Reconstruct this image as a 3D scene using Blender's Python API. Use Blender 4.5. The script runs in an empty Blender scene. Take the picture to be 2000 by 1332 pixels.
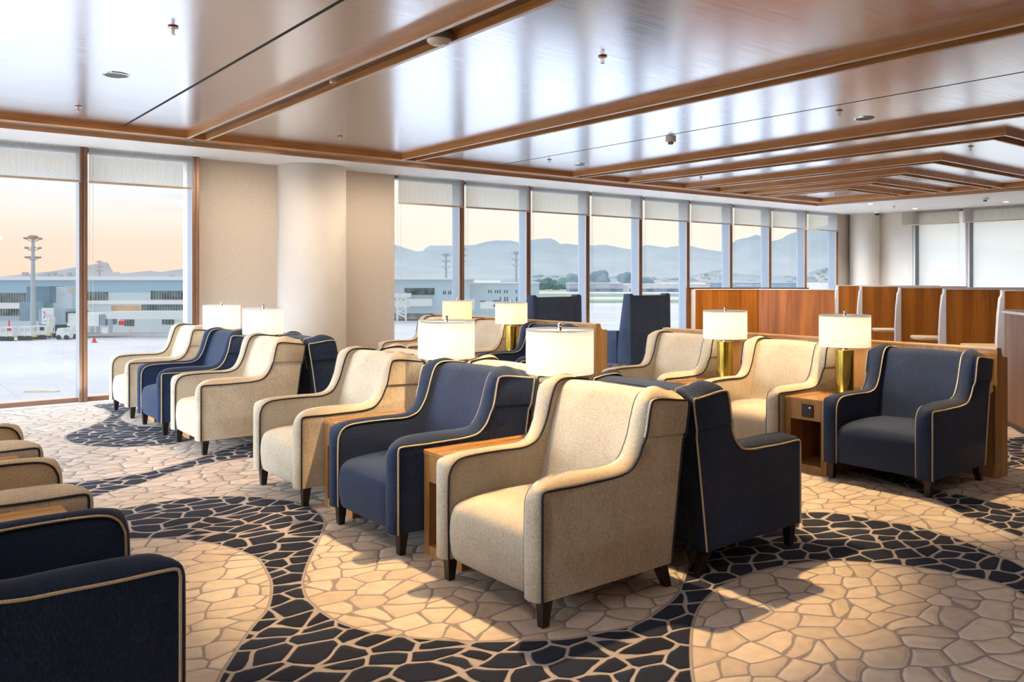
import bpy, bmesh, math, random
import numpy as np
from mathutils import Vector, Matrix
random.seed(7)
R = math.radians
SC = bpy.context.scene
COL = SC.collection

# ------------------------------------------------------------------ camera frame
F = 1631.0; CX = 1000.0; CY = 544.5; H = 1.5
AZ = math.atan2(1277, F)
FWD = Vector((math.sin(AZ), math.cos(AZ), 0)); RGT = Vector((math.cos(AZ), -math.sin(AZ), 0)); UP = Vector((0, 0, 1))
EYE = Vector((0, 0, H))

def ray(u, v): return FWD + RGT*((u-CX)/F) + UP*((CY-v)/F)
def at_d(u, v, d): return EYE + ray(u, v)*d
def at_z(u, v, z=0.0):
    r = ray(u, v); return EYE + r*((z-H)/r.z)

# ------------------------------------------------------------------ mesh builder
class MB:
    def __init__(s): s.v = []; s.f = []
    def add(s, vs, fs, M=None):
        o = len(s.v)
        for p in vs:
            p = Vector(p)
            s.v.append(tuple(M @ p) if M is not None else tuple(p))
        for f in fs: s.f.append(tuple(o+i for i in f))
        return s
    def box(s, x0, x1, y0, y1, z0, z1, M=None):
        vs = [(x0,y0,z0),(x1,y0,z0),(x1,y1,z0),(x0,y1,z0),(x0,y0,z1),(x1,y0,z1),(x1,y1,z1),(x0,y1,z1)]
        fs = [(0,3,2,1),(4,5,6,7),(0,1,5,4),(1,2,6,5),(2,3,7,6),(3,0,4,7)]
        return s.add(vs, fs, M)
    def taper(s, c0, s0, c1, s1):
        vs = []
        for c, h in ((c0, s0), (c1, s1)):
            for dx, dy in ((-1,-1),(1,-1),(1,1),(-1,1)): vs.append((c[0]+dx*h, c[1]+dy*h, c[2]))
        return s.add(vs, [(0,3,2,1),(4,5,6,7),(0,1,5,4),(1,2,6,5),(2,3,7,6),(3,0,4,7)])
    def lathe(s, prof, n=32, M=None, close=True):
        vs = []; fs = []
        for r, z in prof:
            for i in range(n):
                a = 2*math.pi*i/n; vs.append((r*math.cos(a), r*math.sin(a), z))
        for k in range(len(prof)-1):
            for i in range(n):
                j = (i+1) % n
                fs.append((k*n+i, k*n+j, (k+1)*n+j, (k+1)*n+i))
        if close:
            fs.append(tuple(range(n))[::-1]); fs.append(tuple((len(prof)-1)*n+i for i in range(n)))
        return s.add(vs, fs, M)
    def tube(s, pts, r, n=8, closed=False):
        P = [Vector(p) for p in pts]; m = len(P); vs = []; fs = []
        up = None
        for i in range(m):
            if closed: t = (P[(i+1) % m]-P[i-1]).normalized()
            else: t = (P[min(i+1, m-1)]-P[max(i-1, 0)]).normalized()
            if up is None:
                up = Vector((0,0,1)) if abs(t.z) < .9 else Vector((0,1,0))
            a = (up - t*up.dot(t))
            if a.length < 1e-5: a = t.orthogonal()
            a.normalize(); up = a; b = t.cross(a)
            for k in range(n):
                q = 2*math.pi*k/n; vs.append(tuple(P[i]+a*(r*math.cos(q))+b*(r*math.sin(q))))
        for i in range(m if closed else m-1):
            for k in range(n):
                l = (k+1) % n; j = (i+1) % m
                fs.append((i*n+k, j*n+k, j*n+l, i*n+l))
        if not closed:
            fs.append(tuple(range(n))); fs.append(tuple((m-1)*n+k for k in range(n))[::-1])
        return s.add(vs, fs)
    def prism(s, poly, lo, hi, ax='y'):
        """poly of 2D points; ax = extrusion axis"""
        n = len(poly)
        def mk(p, h):
            return (p[0], h, p[1]) if ax == 'y' else ((h, p[0], p[1]) if ax == 'x' else (p[0], p[1], h))
        vs = [mk(p, lo) for p in poly]+[mk(p, hi) for p in poly]
        fs = [tuple(range(n)), tuple(range(n, 2*n))[::-1]]
        for i in range(n):
            j = (i+1) % n; fs.append((i, i+n, j+n, j))
        return s.add(vs, fs)
    def ball(s, c, r, n=12, sq=(1,1,1)):
        bm = bmesh.new(); bmesh.ops.create_icosphere(bm, subdivisions=2, radius=r)
        vs = [(c[0]+v.co.x*sq[0], c[1]+v.co.y*sq[1], c[2]+v.co.z*sq[2]) for v in bm.verts]
        fs = [tuple(v.index for v in f.verts) for f in bm.faces]; bm.free()
        return s.add(vs, fs)
    def build(s, name, mat, parent=None, smooth=False, bevel=0, seg=2, angle=35, loc=None):
        me = bpy.data.meshes.new(name); me.from_pydata(s.v, [], s.f)
        bm = bmesh.new(); bm.from_mesh(me)
        bmesh.ops.recalc_face_normals(bm, faces=bm.faces)
        if bevel:
            es = [e for e in bm.edges if len(e.link_faces) == 2 and e.calc_face_angle(0) > R(30)]
            bmesh.ops.bevel(bm, geom=es, offset=bevel, segments=seg, profile=.5, affect='EDGES', clamp_overlap=True)
            smooth = True
        bm.to_mesh(me); bm.free()
        if smooth:
            me.polygons.foreach_set('use_smooth', [True]*len(me.polygons))
            me.set_sharp_from_angle(angle=R(angle))
        me.materials.append(mat)
        o = bpy.data.objects.new(name, me); COL.objects.link(o)
        if parent: o.parent = parent
        if loc: o.location = loc
        return o

def rotz(a, loc=(0,0,0)): return Matrix.Translation(Vector(loc)) @ Matrix.Rotation(a, 4, 'Z')
def tag(o, label=None, cat=None, group=None, kind=None):
    if label: o['label'] = label
    if cat: o['category'] = cat
    if group: o['group'] = group
    if kind: o['kind'] = kind
    return o
def thing(name, loc=(0,0,0), rz=0, label=None, cat=None, group=None, kind=None):
    o = bpy.data.objects.new(name, None); COL.objects.link(o)
    o.empty_display_size = .1; o.location = loc; o.rotation_euler = (0, 0, rz)
    return tag(o, label, cat, group, kind)
def dup(o, parent=None):
    c = o.copy(); COL.objects.link(c)
    if parent: c.parent = parent
    for ch in list(o.children): dup(ch, c)
    return c
def struct(name, mb, mat, **k):
    return tag(mb.build(name, mat, **k), kind='structure')

# ------------------------------------------------------------------ materials
class NT:
    def __init__(s, name):
        s.m = bpy.data.materials.new(name); s.m.use_nodes = True
        s.t = s.m.node_tree; s.N = s.t.nodes; s.b = s.N['Principled BSDF']; s.out = s.N['Material Output']
    def n(s, ty, **k):
        o = s.N.new(ty)
        for a, v in k.items():
            if a.startswith('_'):
                o.inputs[a[1:].replace('_', ' ')].default_value = v
            else: setattr(o, a, v)
        return o
    def l(s, a, b): s.t.links.new(a, b)
    def math(s, op, a, b=None, c=None, clamp=False):
        o = s.N.new('ShaderNodeMath'); o.operation = op; o.use_clamp = clamp
        for i, x in enumerate((a, b, c)):
            if x is None: continue
            if isinstance(x, (int, float)): o.inputs[i].default_value = x
            else: s.l(x, o.inputs[i])
        return o.outputs[0]
    def mix(s, fac, a, b, mode='MIX'):
        o = s.N.new('ShaderNodeMix'); o.data_type = 'RGBA'; o.blend_type = mode
        for i, x in ((0, fac), (6, a), (7, b)):
            if isinstance(x, (int, float)): o.inputs[i].default_value = x
            elif isinstance(x, tuple): o.inputs[i].default_value = x if len(x) == 4 else (*x, 1)
            else: s.l(x, o.inputs[i])
        return o.outputs[2]
    def maprange(s, v, a, b, c=0., d=1., smooth=True):
        o = s.N.new('ShaderNodeMapRange'); o.interpolation_type = 'SMOOTHSTEP' if smooth else 'LINEAR'
        s.l(v, o.inputs[0])
        for i, x in ((1, a), (2, b), (3, c), (4, d)): o.inputs[i].default_value = x
        return o.outputs[0]
    def coords(s, scale=(1,1,1), rot=(0,0,0), kind='Object'):
        tc = s.N.new('ShaderNodeTexCoord'); mp = s.N.new('ShaderNodeMapping')
        mp.inputs['Scale'].default_value = scale; mp.inputs['Rotation'].default_value = rot
        s.l(tc.outputs[kind], mp.inputs[0]); return mp.outputs[0]
    def noise(s, vec, scale, detail=3, rough=.5, dist=0):
        o = s.N.new('ShaderNodeTexNoise'); s.l(vec, o.inputs['Vector'])
        o.inputs['Scale'].default_value = scale; o.inputs['Detail'].default_value = detail
        o.inputs['Roughness'].default_value = rough; o.inputs['Distortion'].default_value = dist
        return o.outputs['Fac']
    def bump(s, h, strength=.3, dist=.01):
        o = s.N.new('ShaderNodeBump'); o.inputs['Strength'].default_value = strength; o.inputs['Distance'].default_value = dist
        s.l(h, o.inputs['Height']); s.l(o.outputs[0], s.b.inputs['Normal']); return o
    def set(s, **k):
        for a, v in k.items():
            i = s.b.inputs[a.replace('_', ' ')]
            if isinstance(v, tuple): i.default_value = v if len(v) == 4 else (*v, 1)
            elif isinstance(v, (int, float)): i.default_value = v
            else: s.l(v, i)
        return s

def plain(name, col, rough=.6, metal=0., var=.06, vs=12, emit=None, es=0, **k):
    t = NT(name); v = t.noise(t.coords(), vs, 3)
    f = t.maprange(v, .3, .7, 1-var, 1+var)
    c = t.mix(1., (*col, 1), f, 'MULTIPLY')
    t.set(Base_Color=c, Roughness=rough, Metallic=metal, **k)
    if emit: t.set(Emission_Color=emit, Emission_Strength=es)
    return t.m

def wood(name, dark, light, axis='Z', sc=1., rough=.42, **k):
    t = NT(name)
    s = {'X': (.5, 9, 9), 'Y': (9, .5, 9), 'Z': (9, 9, .5)}[axis]
    c = t.coords(tuple(q*sc for q in s))
    a = t.noise(c, 1.6, 5, .6, .8)
    s2 = {'X': (1.2, 70, 70), 'Y': (70, 1.2, 70), 'Z': (70, 70, 1.2)}[axis]
    b = t.noise(t.coords(tuple(q*sc for q in s2)), 1.5, 3, .6)
    f = t.math('ADD', t.math('MULTIPLY', a, .75), t.math('MULTIPLY', b, .35))
    g = t.maprange(f, .36, .74)
    col = t.mix(g, (*dark, 1), (*light, 1))
    t.set(Base_Color=col, Roughness=rough, **k)
    t.bump(b, .08, .002)
    return t.m

def fabric(name, c0, c1, fine=1., bump=.35, streak=.5, sheen=.25):
    t = NT(name)
    a = t.noise(t.coords((330*fine, 330*fine, 90*fine)), 1., 2, .6)
    b = t.noise(t.coords((60, 60, 6)), 1., 3, .6)
    w = t.noise(t.coords(), 5, 2)
    f = t.math('ADD', t.math('MULTIPLY', a, .85), t.math('MULTIPLY', b, .16*streak))
    f = t.math('ADD', f, t.math('MULTIPLY', w, .25))
    g = t.maprange(f, .40, .78)
    t.set(Base_Color=t.mix(g, (*c0, 1), (*c1, 1)), Roughness=.9, Sheen_Weight=sheen, Sheen_Roughness=.5)
    t.b.inputs['Sheen Tint'].default_value = (.9, .93, 1, 1)
    t.b.inputs['Specular IOR Level'].default_value = .25
    t.bump(a, bump, .0025)
    return t.m

def rope(name, c0, c1):
    t = NT(name)
    w = t.n('ShaderNodeTexWave', wave_type='BANDS', bands_direction='DIAGONAL')
    t.l(t.coords(), w.inputs['Vector']); w.inputs['Scale'].default_value = 90; w.inputs['Distortion'].default_value = 1
    t.set(Base_Color=t.mix(w.outputs['Fac'], (*c0, 1), (*c1, 1)), Roughness=.8)
    t.bump(w.outputs['Fac'], .4, .002)
    return t.m

M = {}
M['cream'] = fabric('cream_tweed', (.40,.31,.195), (.70,.60,.435), streak=.8)
M['navy'] = fabric('navy_fabric', (.008,.016,.040), (.025,.044,.094), fine=1., bump=.2, sheen=.12)
M['tall'] = fabric('navy_wing_lightened', (.034,.052,.092), (.085,.125,.20), bump=.2, sheen=.1)  # navy cloth lightened in colour to stand in for window light
M['cord_dark'] = rope('dark_cord', (.006,.007,.012), (.02,.022,.032))
M['cord_light'] = rope('cream_cord', (.45,.34,.19), (.80,.66,.44))
M['leg'] = wood('dark_leg_wood', (.010,.005,.004), (.03,.013,.010), 'Z', rough=.35)
M['table'] = wood('table_oak', (.40,.19,.055), (.62,.34,.12), 'X', rough=.22, Coat_Weight=.5, Coat_Roughness=.12)
M['tablev'] = wood('table_oak_upright', (.30,.13,.035), (.50,.26,.085), 'Z', rough=.38)
M['part'] = wood('partition_oak', (.33,.17,.055), (.52,.29,.11), 'Z', rough=.4)
M['partcap'] = wood('partition_cap_wood', (.42,.22,.08), (.62,.37,.15), 'Y', rough=.28)
M['teak'] = wood('carrel_teak', (.20,.058,.008), (.46,.165,.024), 'Z', sc=.55, rough=.36)
M['walnut'] = wood('counter_walnut', (.14,.06,.032), (.27,.125,.065), 'Z', sc=.6, rough=.32)
M['fin'] = wood('ceiling_fin_oak', (.36,.145,.03), (.60,.28,.078), 'Y', rough=.4)
M['finx'] = wood('ceiling_fin_oak_cross', (.36,.145,.034), (.60,.28,.09), 'X', rough=.4)
M['finglint'] = plain('fin_edge_glint', (.86,.74,.64), .25, var=.03)  # pale colour stands in for window light reflected along the fin bottoms
M['chan'] = wood('channel_brown', (.10,.04,.012), (.20,.085,.028), 'Y', rough=.5)
M['edge'] = plain('white_edge_band', (.82,.80,.77), .4, var=.02)
M['desk'] = wood('pale_desk', (.50,.36,.22), (.68,.52,.36), 'X', rough=.4)
M['white'] = plain('white_plaster', (.83,.82,.80), .7, var=.02, vs=2)
M['peach'] = plain('soffit_edge_wood', (.62,.36,.19), .5, var=.04)
M['black'] = plain('shadow_gap_black', (.008,.007,.007), .8)
M['wall'] = plain('beige_wall_paper', (.64,.55,.46), .8, var=.03, vs=30)
M['colm'] = plain('cream_column', (.74,.68,.60), .75, var=.02, vs=3)
M['brown_wall'] = wood('back_wall_wood', (.2,.09,.03), (.36,.18,.07), 'Z', rough=.5)
M['chrome'] = plain('chrome', (.75,.74,.72), .12, 1.0, var=.02)
M['brass'] = plain('brushed_brass', (.86,.58,.10), .22, 1.0, var=.05)
M['socket'] = plain('black_socket', (.012,.012,.014), .35)
M['grey'] = plain('grey_grille', (.14,.16,.18), .6)
M['paleplastic'] = plain('pale_plastic', (.88,.80,.71), .35)
M['coppertone'] = plain('sprinkler_copper', (.72,.50,.42), .25, .8)
M['dot'] = plain('indicator_lamp', (.9,.9,.9), .3, emit=(1,1,1,1), es=2)

def alu():
    t = NT('mullion_aluminium')
    g = t.noise(t.coords((8,8,1)), 1., 2)
    t.set(Base_Color=t.mix(g, (.105,.12,.14,1), (.125,.14,.16,1)), Metallic=0., Roughness=.45)
    return t.m
M['alu'] = alu()
M['palecover'] = plain('pale_cover', (.50,.47,.46), .4, .1, var=.03)
M['framebrown'] = plain('frame_brown', (.30,.165,.10), .35, .25, var=.05, vs=3)  # on mullion fronts the brown stands in for reflected interior wood

def glass():
    t = NT('window_glass'); N = t.N
    tr = N.new('ShaderNodeBsdfTransparent'); tr.inputs[0].default_value = (.975,.985,.985,1)
    gl = N.new('ShaderNodeBsdfGlossy'); gl.inputs['Roughness'].default_value = .0
    gl.inputs['Color'].default_value = (1,1,1,1)
    fr = N.new('ShaderNodeFresnel'); fr.inputs['IOR'].default_value = 1.38
    mx = N.new('ShaderNodeMixShader')
    t.l(fr.outputs[0], mx.inputs[0]); t.l(tr.outputs[0], mx.inputs[1]); t.l(gl.outputs[0], mx.inputs[2])
    t.l(mx.outputs[0], t.out.inputs[0]); t.N.remove(t.b)
    return t.m
M['glass'] = glass()

def frosted():
    t = NT('frosted_glass'); N = t.N
    tr = N.new('ShaderNodeBsdfTransparent'); tr.inputs[0].default_value = (.95,.95,.93,1)
    tl = N.new('ShaderNodeBsdfTranslucent'); tl.inputs[0].default_value = (.64,.62,.56,1)
    df = N.new('ShaderNodeBsdfDiffuse'); df.inputs[0].default_value = (.80,.78,.72,1)
    m1 = N.new('ShaderNodeMixShader'); m1.inputs[0].default_value = .35
    m2 = N.new('ShaderNodeMixShader'); m2.inputs[0].default_value = .12
    t.l(tl.outputs[0], m1.inputs[1]); t.l(df.outputs[0], m1.inputs[2])
    t.l(m1.outputs[0], m2.inputs[1]); t.l(tr.outputs[0], m2.inputs[2]); t.l(m2.outputs[0], t.out.inputs[0]); t.N.remove(t.b)
    return t.m
M['frost'] = frosted()

def blind_mat():
    t = NT('roller_blind_fabric'); N = t.N
    w = t.noise(t.coords((240,240,3)), 1., 2)
    w2 = t.noise(t.coords((30,30,220)), 1., 2)
    ww = t.maprange(t.math('ADD', w, w2), .75, 1.25)
    tr = N.new('ShaderNodeBsdfTransparent'); tr.inputs[0].default_value = (.85,.83,.78,1)
    tl = N.new('ShaderNodeBsdfTranslucent'); df = N.new('ShaderNodeBsdfDiffuse')
    t.l(t.mix(ww, (.60,.58,.54,1), (.82,.80,.75,1)), tl.inputs[0]); t.l(t.mix(ww, (.36,.30,.23,1), (.50,.43,.35,1)), df.inputs[0])
    m1 = N.new('ShaderNodeMixShader'); m1.inputs[0].default_value = .5
    m2 = N.new('ShaderNodeMixShader'); m2.inputs[0].default_value = .42
    t.l(tl.outputs[0], m1.inputs[1]); t.l(df.outputs[0], m1.inputs[2])
    t.l(m1.outputs[0], m2.inputs[1]); t.l(tr.outputs[0], m2.inputs[2]); t.l(m2.outputs[0], t.out.inputs[0]); t.N.remove(t.b)
    return t.m
M['blind'] = blind_mat()
M['hem'] = plain('blind_hem', (.66,.50,.37), .7)

def shade_mat(name, col):
    t = NT(name); N = t.N
    w = t.noise(t.coords((160,160,4)), 1., 2)
    c = t.mix(w, tuple(q*.93 for q in col), col)
    tl = N.new('ShaderNodeBsdfTranslucent'); df = N.new('ShaderNodeBsdfDiffuse')
    t.l(c, tl.inputs[0]); t.l(c, df.inputs[0])
    m = N.new('ShaderNodeMixShader'); m.inputs[0].default_value = .35
    t.l(tl.outputs[0], m.inputs[1]); t.l(df.outputs[0], m.inputs[2]); t.l(m.outputs[0], t.out.inputs[0]); t.N.remove(t.b)
    return t.m
M['shade'] = shade_mat('linen_shade', (.93,.89,.80))
M['diffuser'] = shade_mat('lamp_diffuser', (.90,.89,.87))

def ceiling_mat():
    t = NT('polished_ceiling_veneer'); N = t.N
    c = t.coords((.5, 9, 1))
    a = t.noise(c, 1.6, 5, .6, .6)
    b = t.noise(t.coords((1.2, 60, 1)), 1.5, 3, .6)
    g = t.maprange(t.math('ADD', t.math('MULTIPLY', a, .7), t.math('MULTIPLY', b, .4)), .36, .76)
    t.set(Base_Color=t.mix(g, (.46,.20,.065,1), (.66,.34,.125,1)), Roughness=.4)
    gl = N.new('ShaderNodeBsdfGlossy'); gl.inputs['Color'].default_value = (.95,.96,1,1)
    t.l(t.maprange(b, .3, .7, .17, .24), gl.inputs['Roughness'])
    lw = N.new('ShaderNodeLayerWeight'); lw.inputs['Blend'].default_value = .5
    fac = t.maprange(lw.outputs['Facing'], .32, .84, .16, .96, False)
    mx = N.new('ShaderNodeMixShader'); t.l(fac, mx.inputs[0]); t.l(t.b.outputs[0], mx.inputs[1]); t.l(gl.outputs[0], mx.inputs[2])
    t.l(mx.outputs[0], t.out.inputs[0])
    return t.m
M['ceil'] = ceiling_mat()

def carpet():
    t = NT('stone_pattern_carpet')
    obj = t.coords()
    wob = t.n('ShaderNodeTexNoise'); t.l(obj, wob.inputs['Vector']); wob.inputs['Scale'].default_value = 3.2; wob.inputs['Detail'].default_value = 1
    off = t.n('ShaderNodeVectorMath', operation='MULTIPLY_ADD')
    t.l(wob.outputs['Color'], off.inputs[0]); off.inputs[1].default_value = (.13,.13,0); t.l(obj, off.inputs[2])
    mp = t.n('ShaderNodeMapping'); mp.inputs['Rotation'].default_value = (0,0,R(30)); mp.inputs['Scale'].default_value = (.80,1.12,1)
    t.l(off.outputs[0], mp.inputs[0])
    def vor(feat):
        o = t.n('ShaderNodeTexVoronoi', feature=feat, voronoi_dimensions='2D'); t.l(mp.outputs[0], o.inputs['Vector'])
        o.inputs['Scale'].default_value = 7.2; o.inputs['Randomness'].default_value = .92; return o
    v1 = vor('F1'); v2 = vor('F2'); vc = v1.outputs['Color']
    ve = t.math('MULTIPLY', t.math('SUBTRACT', v2.outputs['Distance'], v1.outputs['Distance']), .5)
    at = t.n('ShaderNodeAttribute', attribute_name='band')
    sd = at.outputs['Fac']
    navy = t.maprange(sd, -.004, .004)
    wobn = t.noise(obj, 40, 2)
    ve = t.math('ADD', ve, t.math('MULTIPLY', t.math('SUBTRACT', wobn, .5), .03))
    gw = t.maprange(ve, .022, .052)                              # 0 in the groove
    gn = t.maprange(ve, .036, .068)
    cell = t.mix(navy, gw, gn)
    edge = t.maprange(t.math('ABSOLUTE', sd), .004, .011)
    cell = t.math('MULTIPLY', cell, edge)
    sep = t.n('ShaderNodeSeparateColor'); t.l(vc, sep.inputs[0])
    pile = t.noise(obj, 420, 2); blot = t.noise(obj, 14, 3)
    cream = t.mix(sep.outputs[0], (.56,.47,.375,1), (.70,.61,.50,1))
    cream = t.mix(t.maprange(blot, .35, .7), cream, t.mix(1., cream, (.90,.88,.86,1), 'MULTIPLY'))
    nav = t.mix(sep.outputs[1], (.009,.012,.022,1), (.018,.024,.042,1))
    gc = t.mix(blot, (.24,.215,.205,1), (.32,.285,.265,1)); gnv = t.mix(blot, (.36,.31,.28,1), (.48,.42,.38,1))
    col = t.mix(cell, t.mix(navy, gc, gnv), t.mix(navy, cream, nav))
    col = t.mix(1., col, t.maprange(pile, .2, .8, .84, 1.14, False), 'MULTIPLY')
    t.set(Base_Color=col, Roughness=.95, Sheen_Weight=.04)
    t.b.inputs['Specular IOR Level'].default_value = .15
    soft = t.maprange(ve, .02, .17)
    h = t.math('ADD', t.math('MULTIPLY', t.math('MULTIPLY', soft, edge), 1.), t.math('MULTIPLY', pile, .22))
    t.bump(h, .6, .010)
    return t.m
M['carpet'] = carpet()

# ------------------------------------------------------------------ setting: floor with the carpet's dark bands
def P(*q): return [tuple(at_z(u, v)[:2]) for u, v in q]
BANDS = [
 P((60,1015),(140,1004),(231,994),(326,978.6),(408,970),(493,970),(561,977),(605,989),(629,1009),(634,1026),(622,1057),(605,1091),(593,1125),(592,1145),
   (599.5,1168),(622,1190),(659,1213.5),(711.5,1231),(767.5,1241.5),(848,1248.5),(942,1252.7),(1065,1250),(1120,1246),(1175,1235),(1240,1220),(1287,1192),(1320,1165),(1332,1140),(1345,1108),
   (1380,1060),(1450,1020),(1559,1002),(1619,1001),(1707.5,1014),(1796,1030),(1867,1051),(1938,1080),(2000,1108),(2150,1200),(2320,1340),(2420,1480),(2300,1400),
   (2120,1245),(2000,1163),(1952,1140),(1867,1120.5),(1778,1106),(1654,1096),(1583.5,1097),(1513,1108),(1459.5,1122),(1406,1147),(1374,1175),(1357,1207),(1350,1250),(1353,1321),(1375,1400),(1420,1480),
   (1350,1560),(900,1640),(480,1560),(405,1450),(408,1390),(425,1332),(439,1305),(459,1274),(476,1247),(496,1220),(520,1193),(529,1166),(530,1138),(520,1115),(507,1094),(490,1084),(452,1070),(391,1057),(326,1052),(255,1052),(160,1060),(70,1075)),
 P((60,952),(124,943),(183,938),(263.5,927),(298,920),(341,909),(387.5,895),(434,879),(502,862),(580,852),(680,846),(800,850),(760,872),(640,880),(502,893),(434,901),(387.5,909),(341,921),(288,940),(248,952),(201.5,965),(177,972),(120,985),(60,995)),
 P((180,792.5),(198,789.5),(217,788),(250,788),(262,796),(245,806.5),(236,819),(263.5,830),(298,833),(329,834),(380,838),(400,850),(350,865),(310,870),(248,873),(192,872),(149,867),(127,856),(136,847),(174,833),(205,820),(217,808),(205,800)),
 P((1640,902),(1690,908),(1757,926),(1800,945),(1832,957.5),(1874,966),(1920,977),(2000,993),(2080,1014),(2250,1085),(2400,1180),(2250,1145),(2100,1088),(2000,1051),(1920,1021),(1867,1002),(1839,980.5),(1810,970),(1761,949),(1700,929),(1650,916)),
 P((1960,862),(2000,853),(2080,854),(2170,868),(2240,888),(2150,904),(2000,911),(1960,912)),
 P((1168,700),(1190,694),(1230,700),(1250,712),(1200,722),(1176,716)),
]
X0, X1, Y0, Y1 = -5.0, 19.7, -5.0, 11.26
def make_floor():
    xs = np.concatenate([np.arange(X0, 0, .25), np.arange(0, 10.0, .045), np.arange(10.0, X1, .12), [X1]])
    ys = np.concatenate([np.arange(Y0, 0.9, .25), np.arange(.9, Y1, .045), [Y1]])
    gx, gy = np.meshgrid(xs, ys); px = gx.ravel(); py = gy.ravel()
    sd = np.full(px.shape, -9.0)
    for poly in BANDS:
        A = np.array(poly); 
        # smooth the traced outline (closed Catmull-Rom)
        n = len(A); out = []
        for i in range(n):
            p0, p1, p2, p3 = A[i-1], A[i], A[(i+1) % n], A[(i+2) % n]
            for s in (0, .25, .5, .75):
                out.append(.5*((2*p1)+(-p0+p2)*s+(2*p0-5*p1+4*p2-p3)*s*s+(-p0+3*p1-3*p2+p3)*s**3))
        A = np.array(out); Bq = np.roll(A, -1, 0)
        d2 = np.full(px.shape, 1e9); ins = np.zeros(px.shape, bool)
        for a, b in zip(A, Bq):
            ab = b-a; L = ab @ ab + 1e-12
            tt = np.clip(((px-a[0])*ab[0]+(py-a[1])*ab[1])/L, 0, 1)
            d2 = np.minimum(d2, (px-a[0]-tt*ab[0])**2+(py-a[1]-tt*ab[1])**2)
            c = ((a[1] > py) != (b[1] > py))
            xi = (b[0]-a[0])*(py-a[1])/(b[1]-a[1]+1e-12)+a[0]
            ins ^= c & (px < xi)
        s = np.sqrt(d2)*np.where(ins, 1, -1)
        sd = np.maximum(sd, s)
    nx, ny = len(xs), len(ys)
    idx = np.arange(nx*ny).reshape(ny, nx)
    faces = np.stack([idx[:-1,:-1], idx[:-1,1:], idx[1:,1:], idx[1:,:-1]], -1).reshape(-1, 4)
    me = bpy.data.meshes.new('floor')
    me.from_pydata(np.stack([px, py, np.zeros_like(px)], -1).tolist(), [], faces.tolist())
    at = me.attributes.new('band', 'FLOAT', 'POINT'); at.data.foreach_set('value', sd.astype(np.float32))
    me.materials.append(M['carpet'])
    o = bpy.data.objects.new('floor', me); COL.objects.link(o); tag(o, kind='structure')
make_floor()

ZS = 3.09; ZC = 3.21; ZF = 3.14          # white soffit, veneer ceiling, bottom of fins
XE = 16.42; YE = 10.17                    # outer edge of the veneer tray
struct('ceiling', MB().box(X0, XE+.06, Y0, YE+.06, ZC, ZC+.15), M['ceil'])
s = MB().box(X0, 20.2, 10.26, 11.9, ZS, ZS+.25); s.box(16.5, 20.2, Y0, 10.26, ZS, ZS+.25)
struct('ceiling_soffit', s, M['white'])
s = MB().box(X0, 16.5, 10.245, 10.26, ZS, ZF-.003); s.box(16.485, 16.5, Y0, 10.26, ZS, ZF-.003)
struct('trim_1', s, M['peach'])
s = MB().box(X0, 16.5, 10.18, 10.25, ZF+.04, ZC); s.box(16.43, 16.5, Y0, 10.25, ZF+.04, ZC)
struct('trim_2', s, M['black'])
s = MB().box(X0, XE, 10.0, YE, ZF, ZC); struct('trim_3', s, M['finx'], bevel=.004)
s = MB().box(XE-.17, XE, Y0, 10.0, ZF, ZC); struct('trim_4', s, M['fin'], bevel=.004)
struct('trim_5', MB().box(2.325, 2.35, Y0, 10.0, ZC-.002, ZC+.01), M['black'])
struct('trim_6', MB().box(7.58, 7.595, Y0, 10.0, ZC-.002, ZC+.01), M['black'])
struct('trim_7', MB().box(13.2, 16.25, 6.99, 7.01, ZC-.002, ZC+.01), M['black'])
# nested L-shaped double fins
for i, (bx, by) in enumerate([(3.02,-3.4), (5.9,-.5), (9.06,2.7), (10.33,4.03), (11.8,5.42), (12.8,6.41), (13.62,7.35), (14.2,8.14)]):
    m = MB(); e = MB(); c = MB()
    for off in (0, .215):
        x, y = bx+off, by+off
        m.box(x, x+.030, y, 10.0, ZF+.004, ZC+.01); m.box(x+.030, 16.25, y, y+.030, ZF+.004, ZC+.01)
        e.box(x-.001, x+.031, y-.001, 10.0, ZF, ZF+.004); e.box(x+.031, 16.25, y-.001, y+.031, ZF, ZF+.004)
    c.box(bx+.030, bx+.215, by+.030, 10.0, ZC-.012, ZC-.004); c.box(bx+.215, 16.25, by+.030, by+.215, ZC-.012, ZC-.004)
    bm_ = struct('beam', m, M['fin'])
    e.build('edge_glint', M['finglint'], bm_); c.build('channel', M['chan'], bm_)

# walls
YW = 11.26
struct('wall_front', MB().box(3.54, 4.9, 11.24, 11.9, 0, ZS+.1), M['wall'])
struct('wall_front.001', MB().box(5.3, 6.46, 11.17, 11.9, 0, ZS+.1), M['wall'])
struct('wall_front.002', MB().box(18.83, 20.2, 11.22, 11.36, 0, ZS+.1), M['colm'])
struct('wall_front.003', MB().box(X0-.3, X0+.15, 11.24, 11.9, 0, ZS+.1), M['wall'])
struct('wall_right', MB().box(19.7, 20.2, 9.72, 11.3, 0, ZS+.1), M['colm'])
struct('wall_right.001', MB().box(19.7, 20.2, Y0, 2.0, 0, ZS+.1), M['wall'])
struct('wall_back', MB().box(X0, 20.2, Y0-.3, Y0, 0, ZC+.15), M['brown_wall'])
m = MB(); m.lathe([(.48, 0), (.48, ZS+.05)], 64, Matrix.Translation((5.09, 11.13, 0)))
struct('column', m, M['colm'], smooth=True)
m = MB(); m.lathe([(.34, 0), (.34, ZS+.05)], 48, Matrix.Translation((19.5, 10.83, 0)))
struct('column.001', m, M['colm'], smooth=True)
m = MB().box(X0, 19.7, 11.02, 11.4, -.05, .012); struct('sill_floor_strip', m, M['white'])
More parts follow.
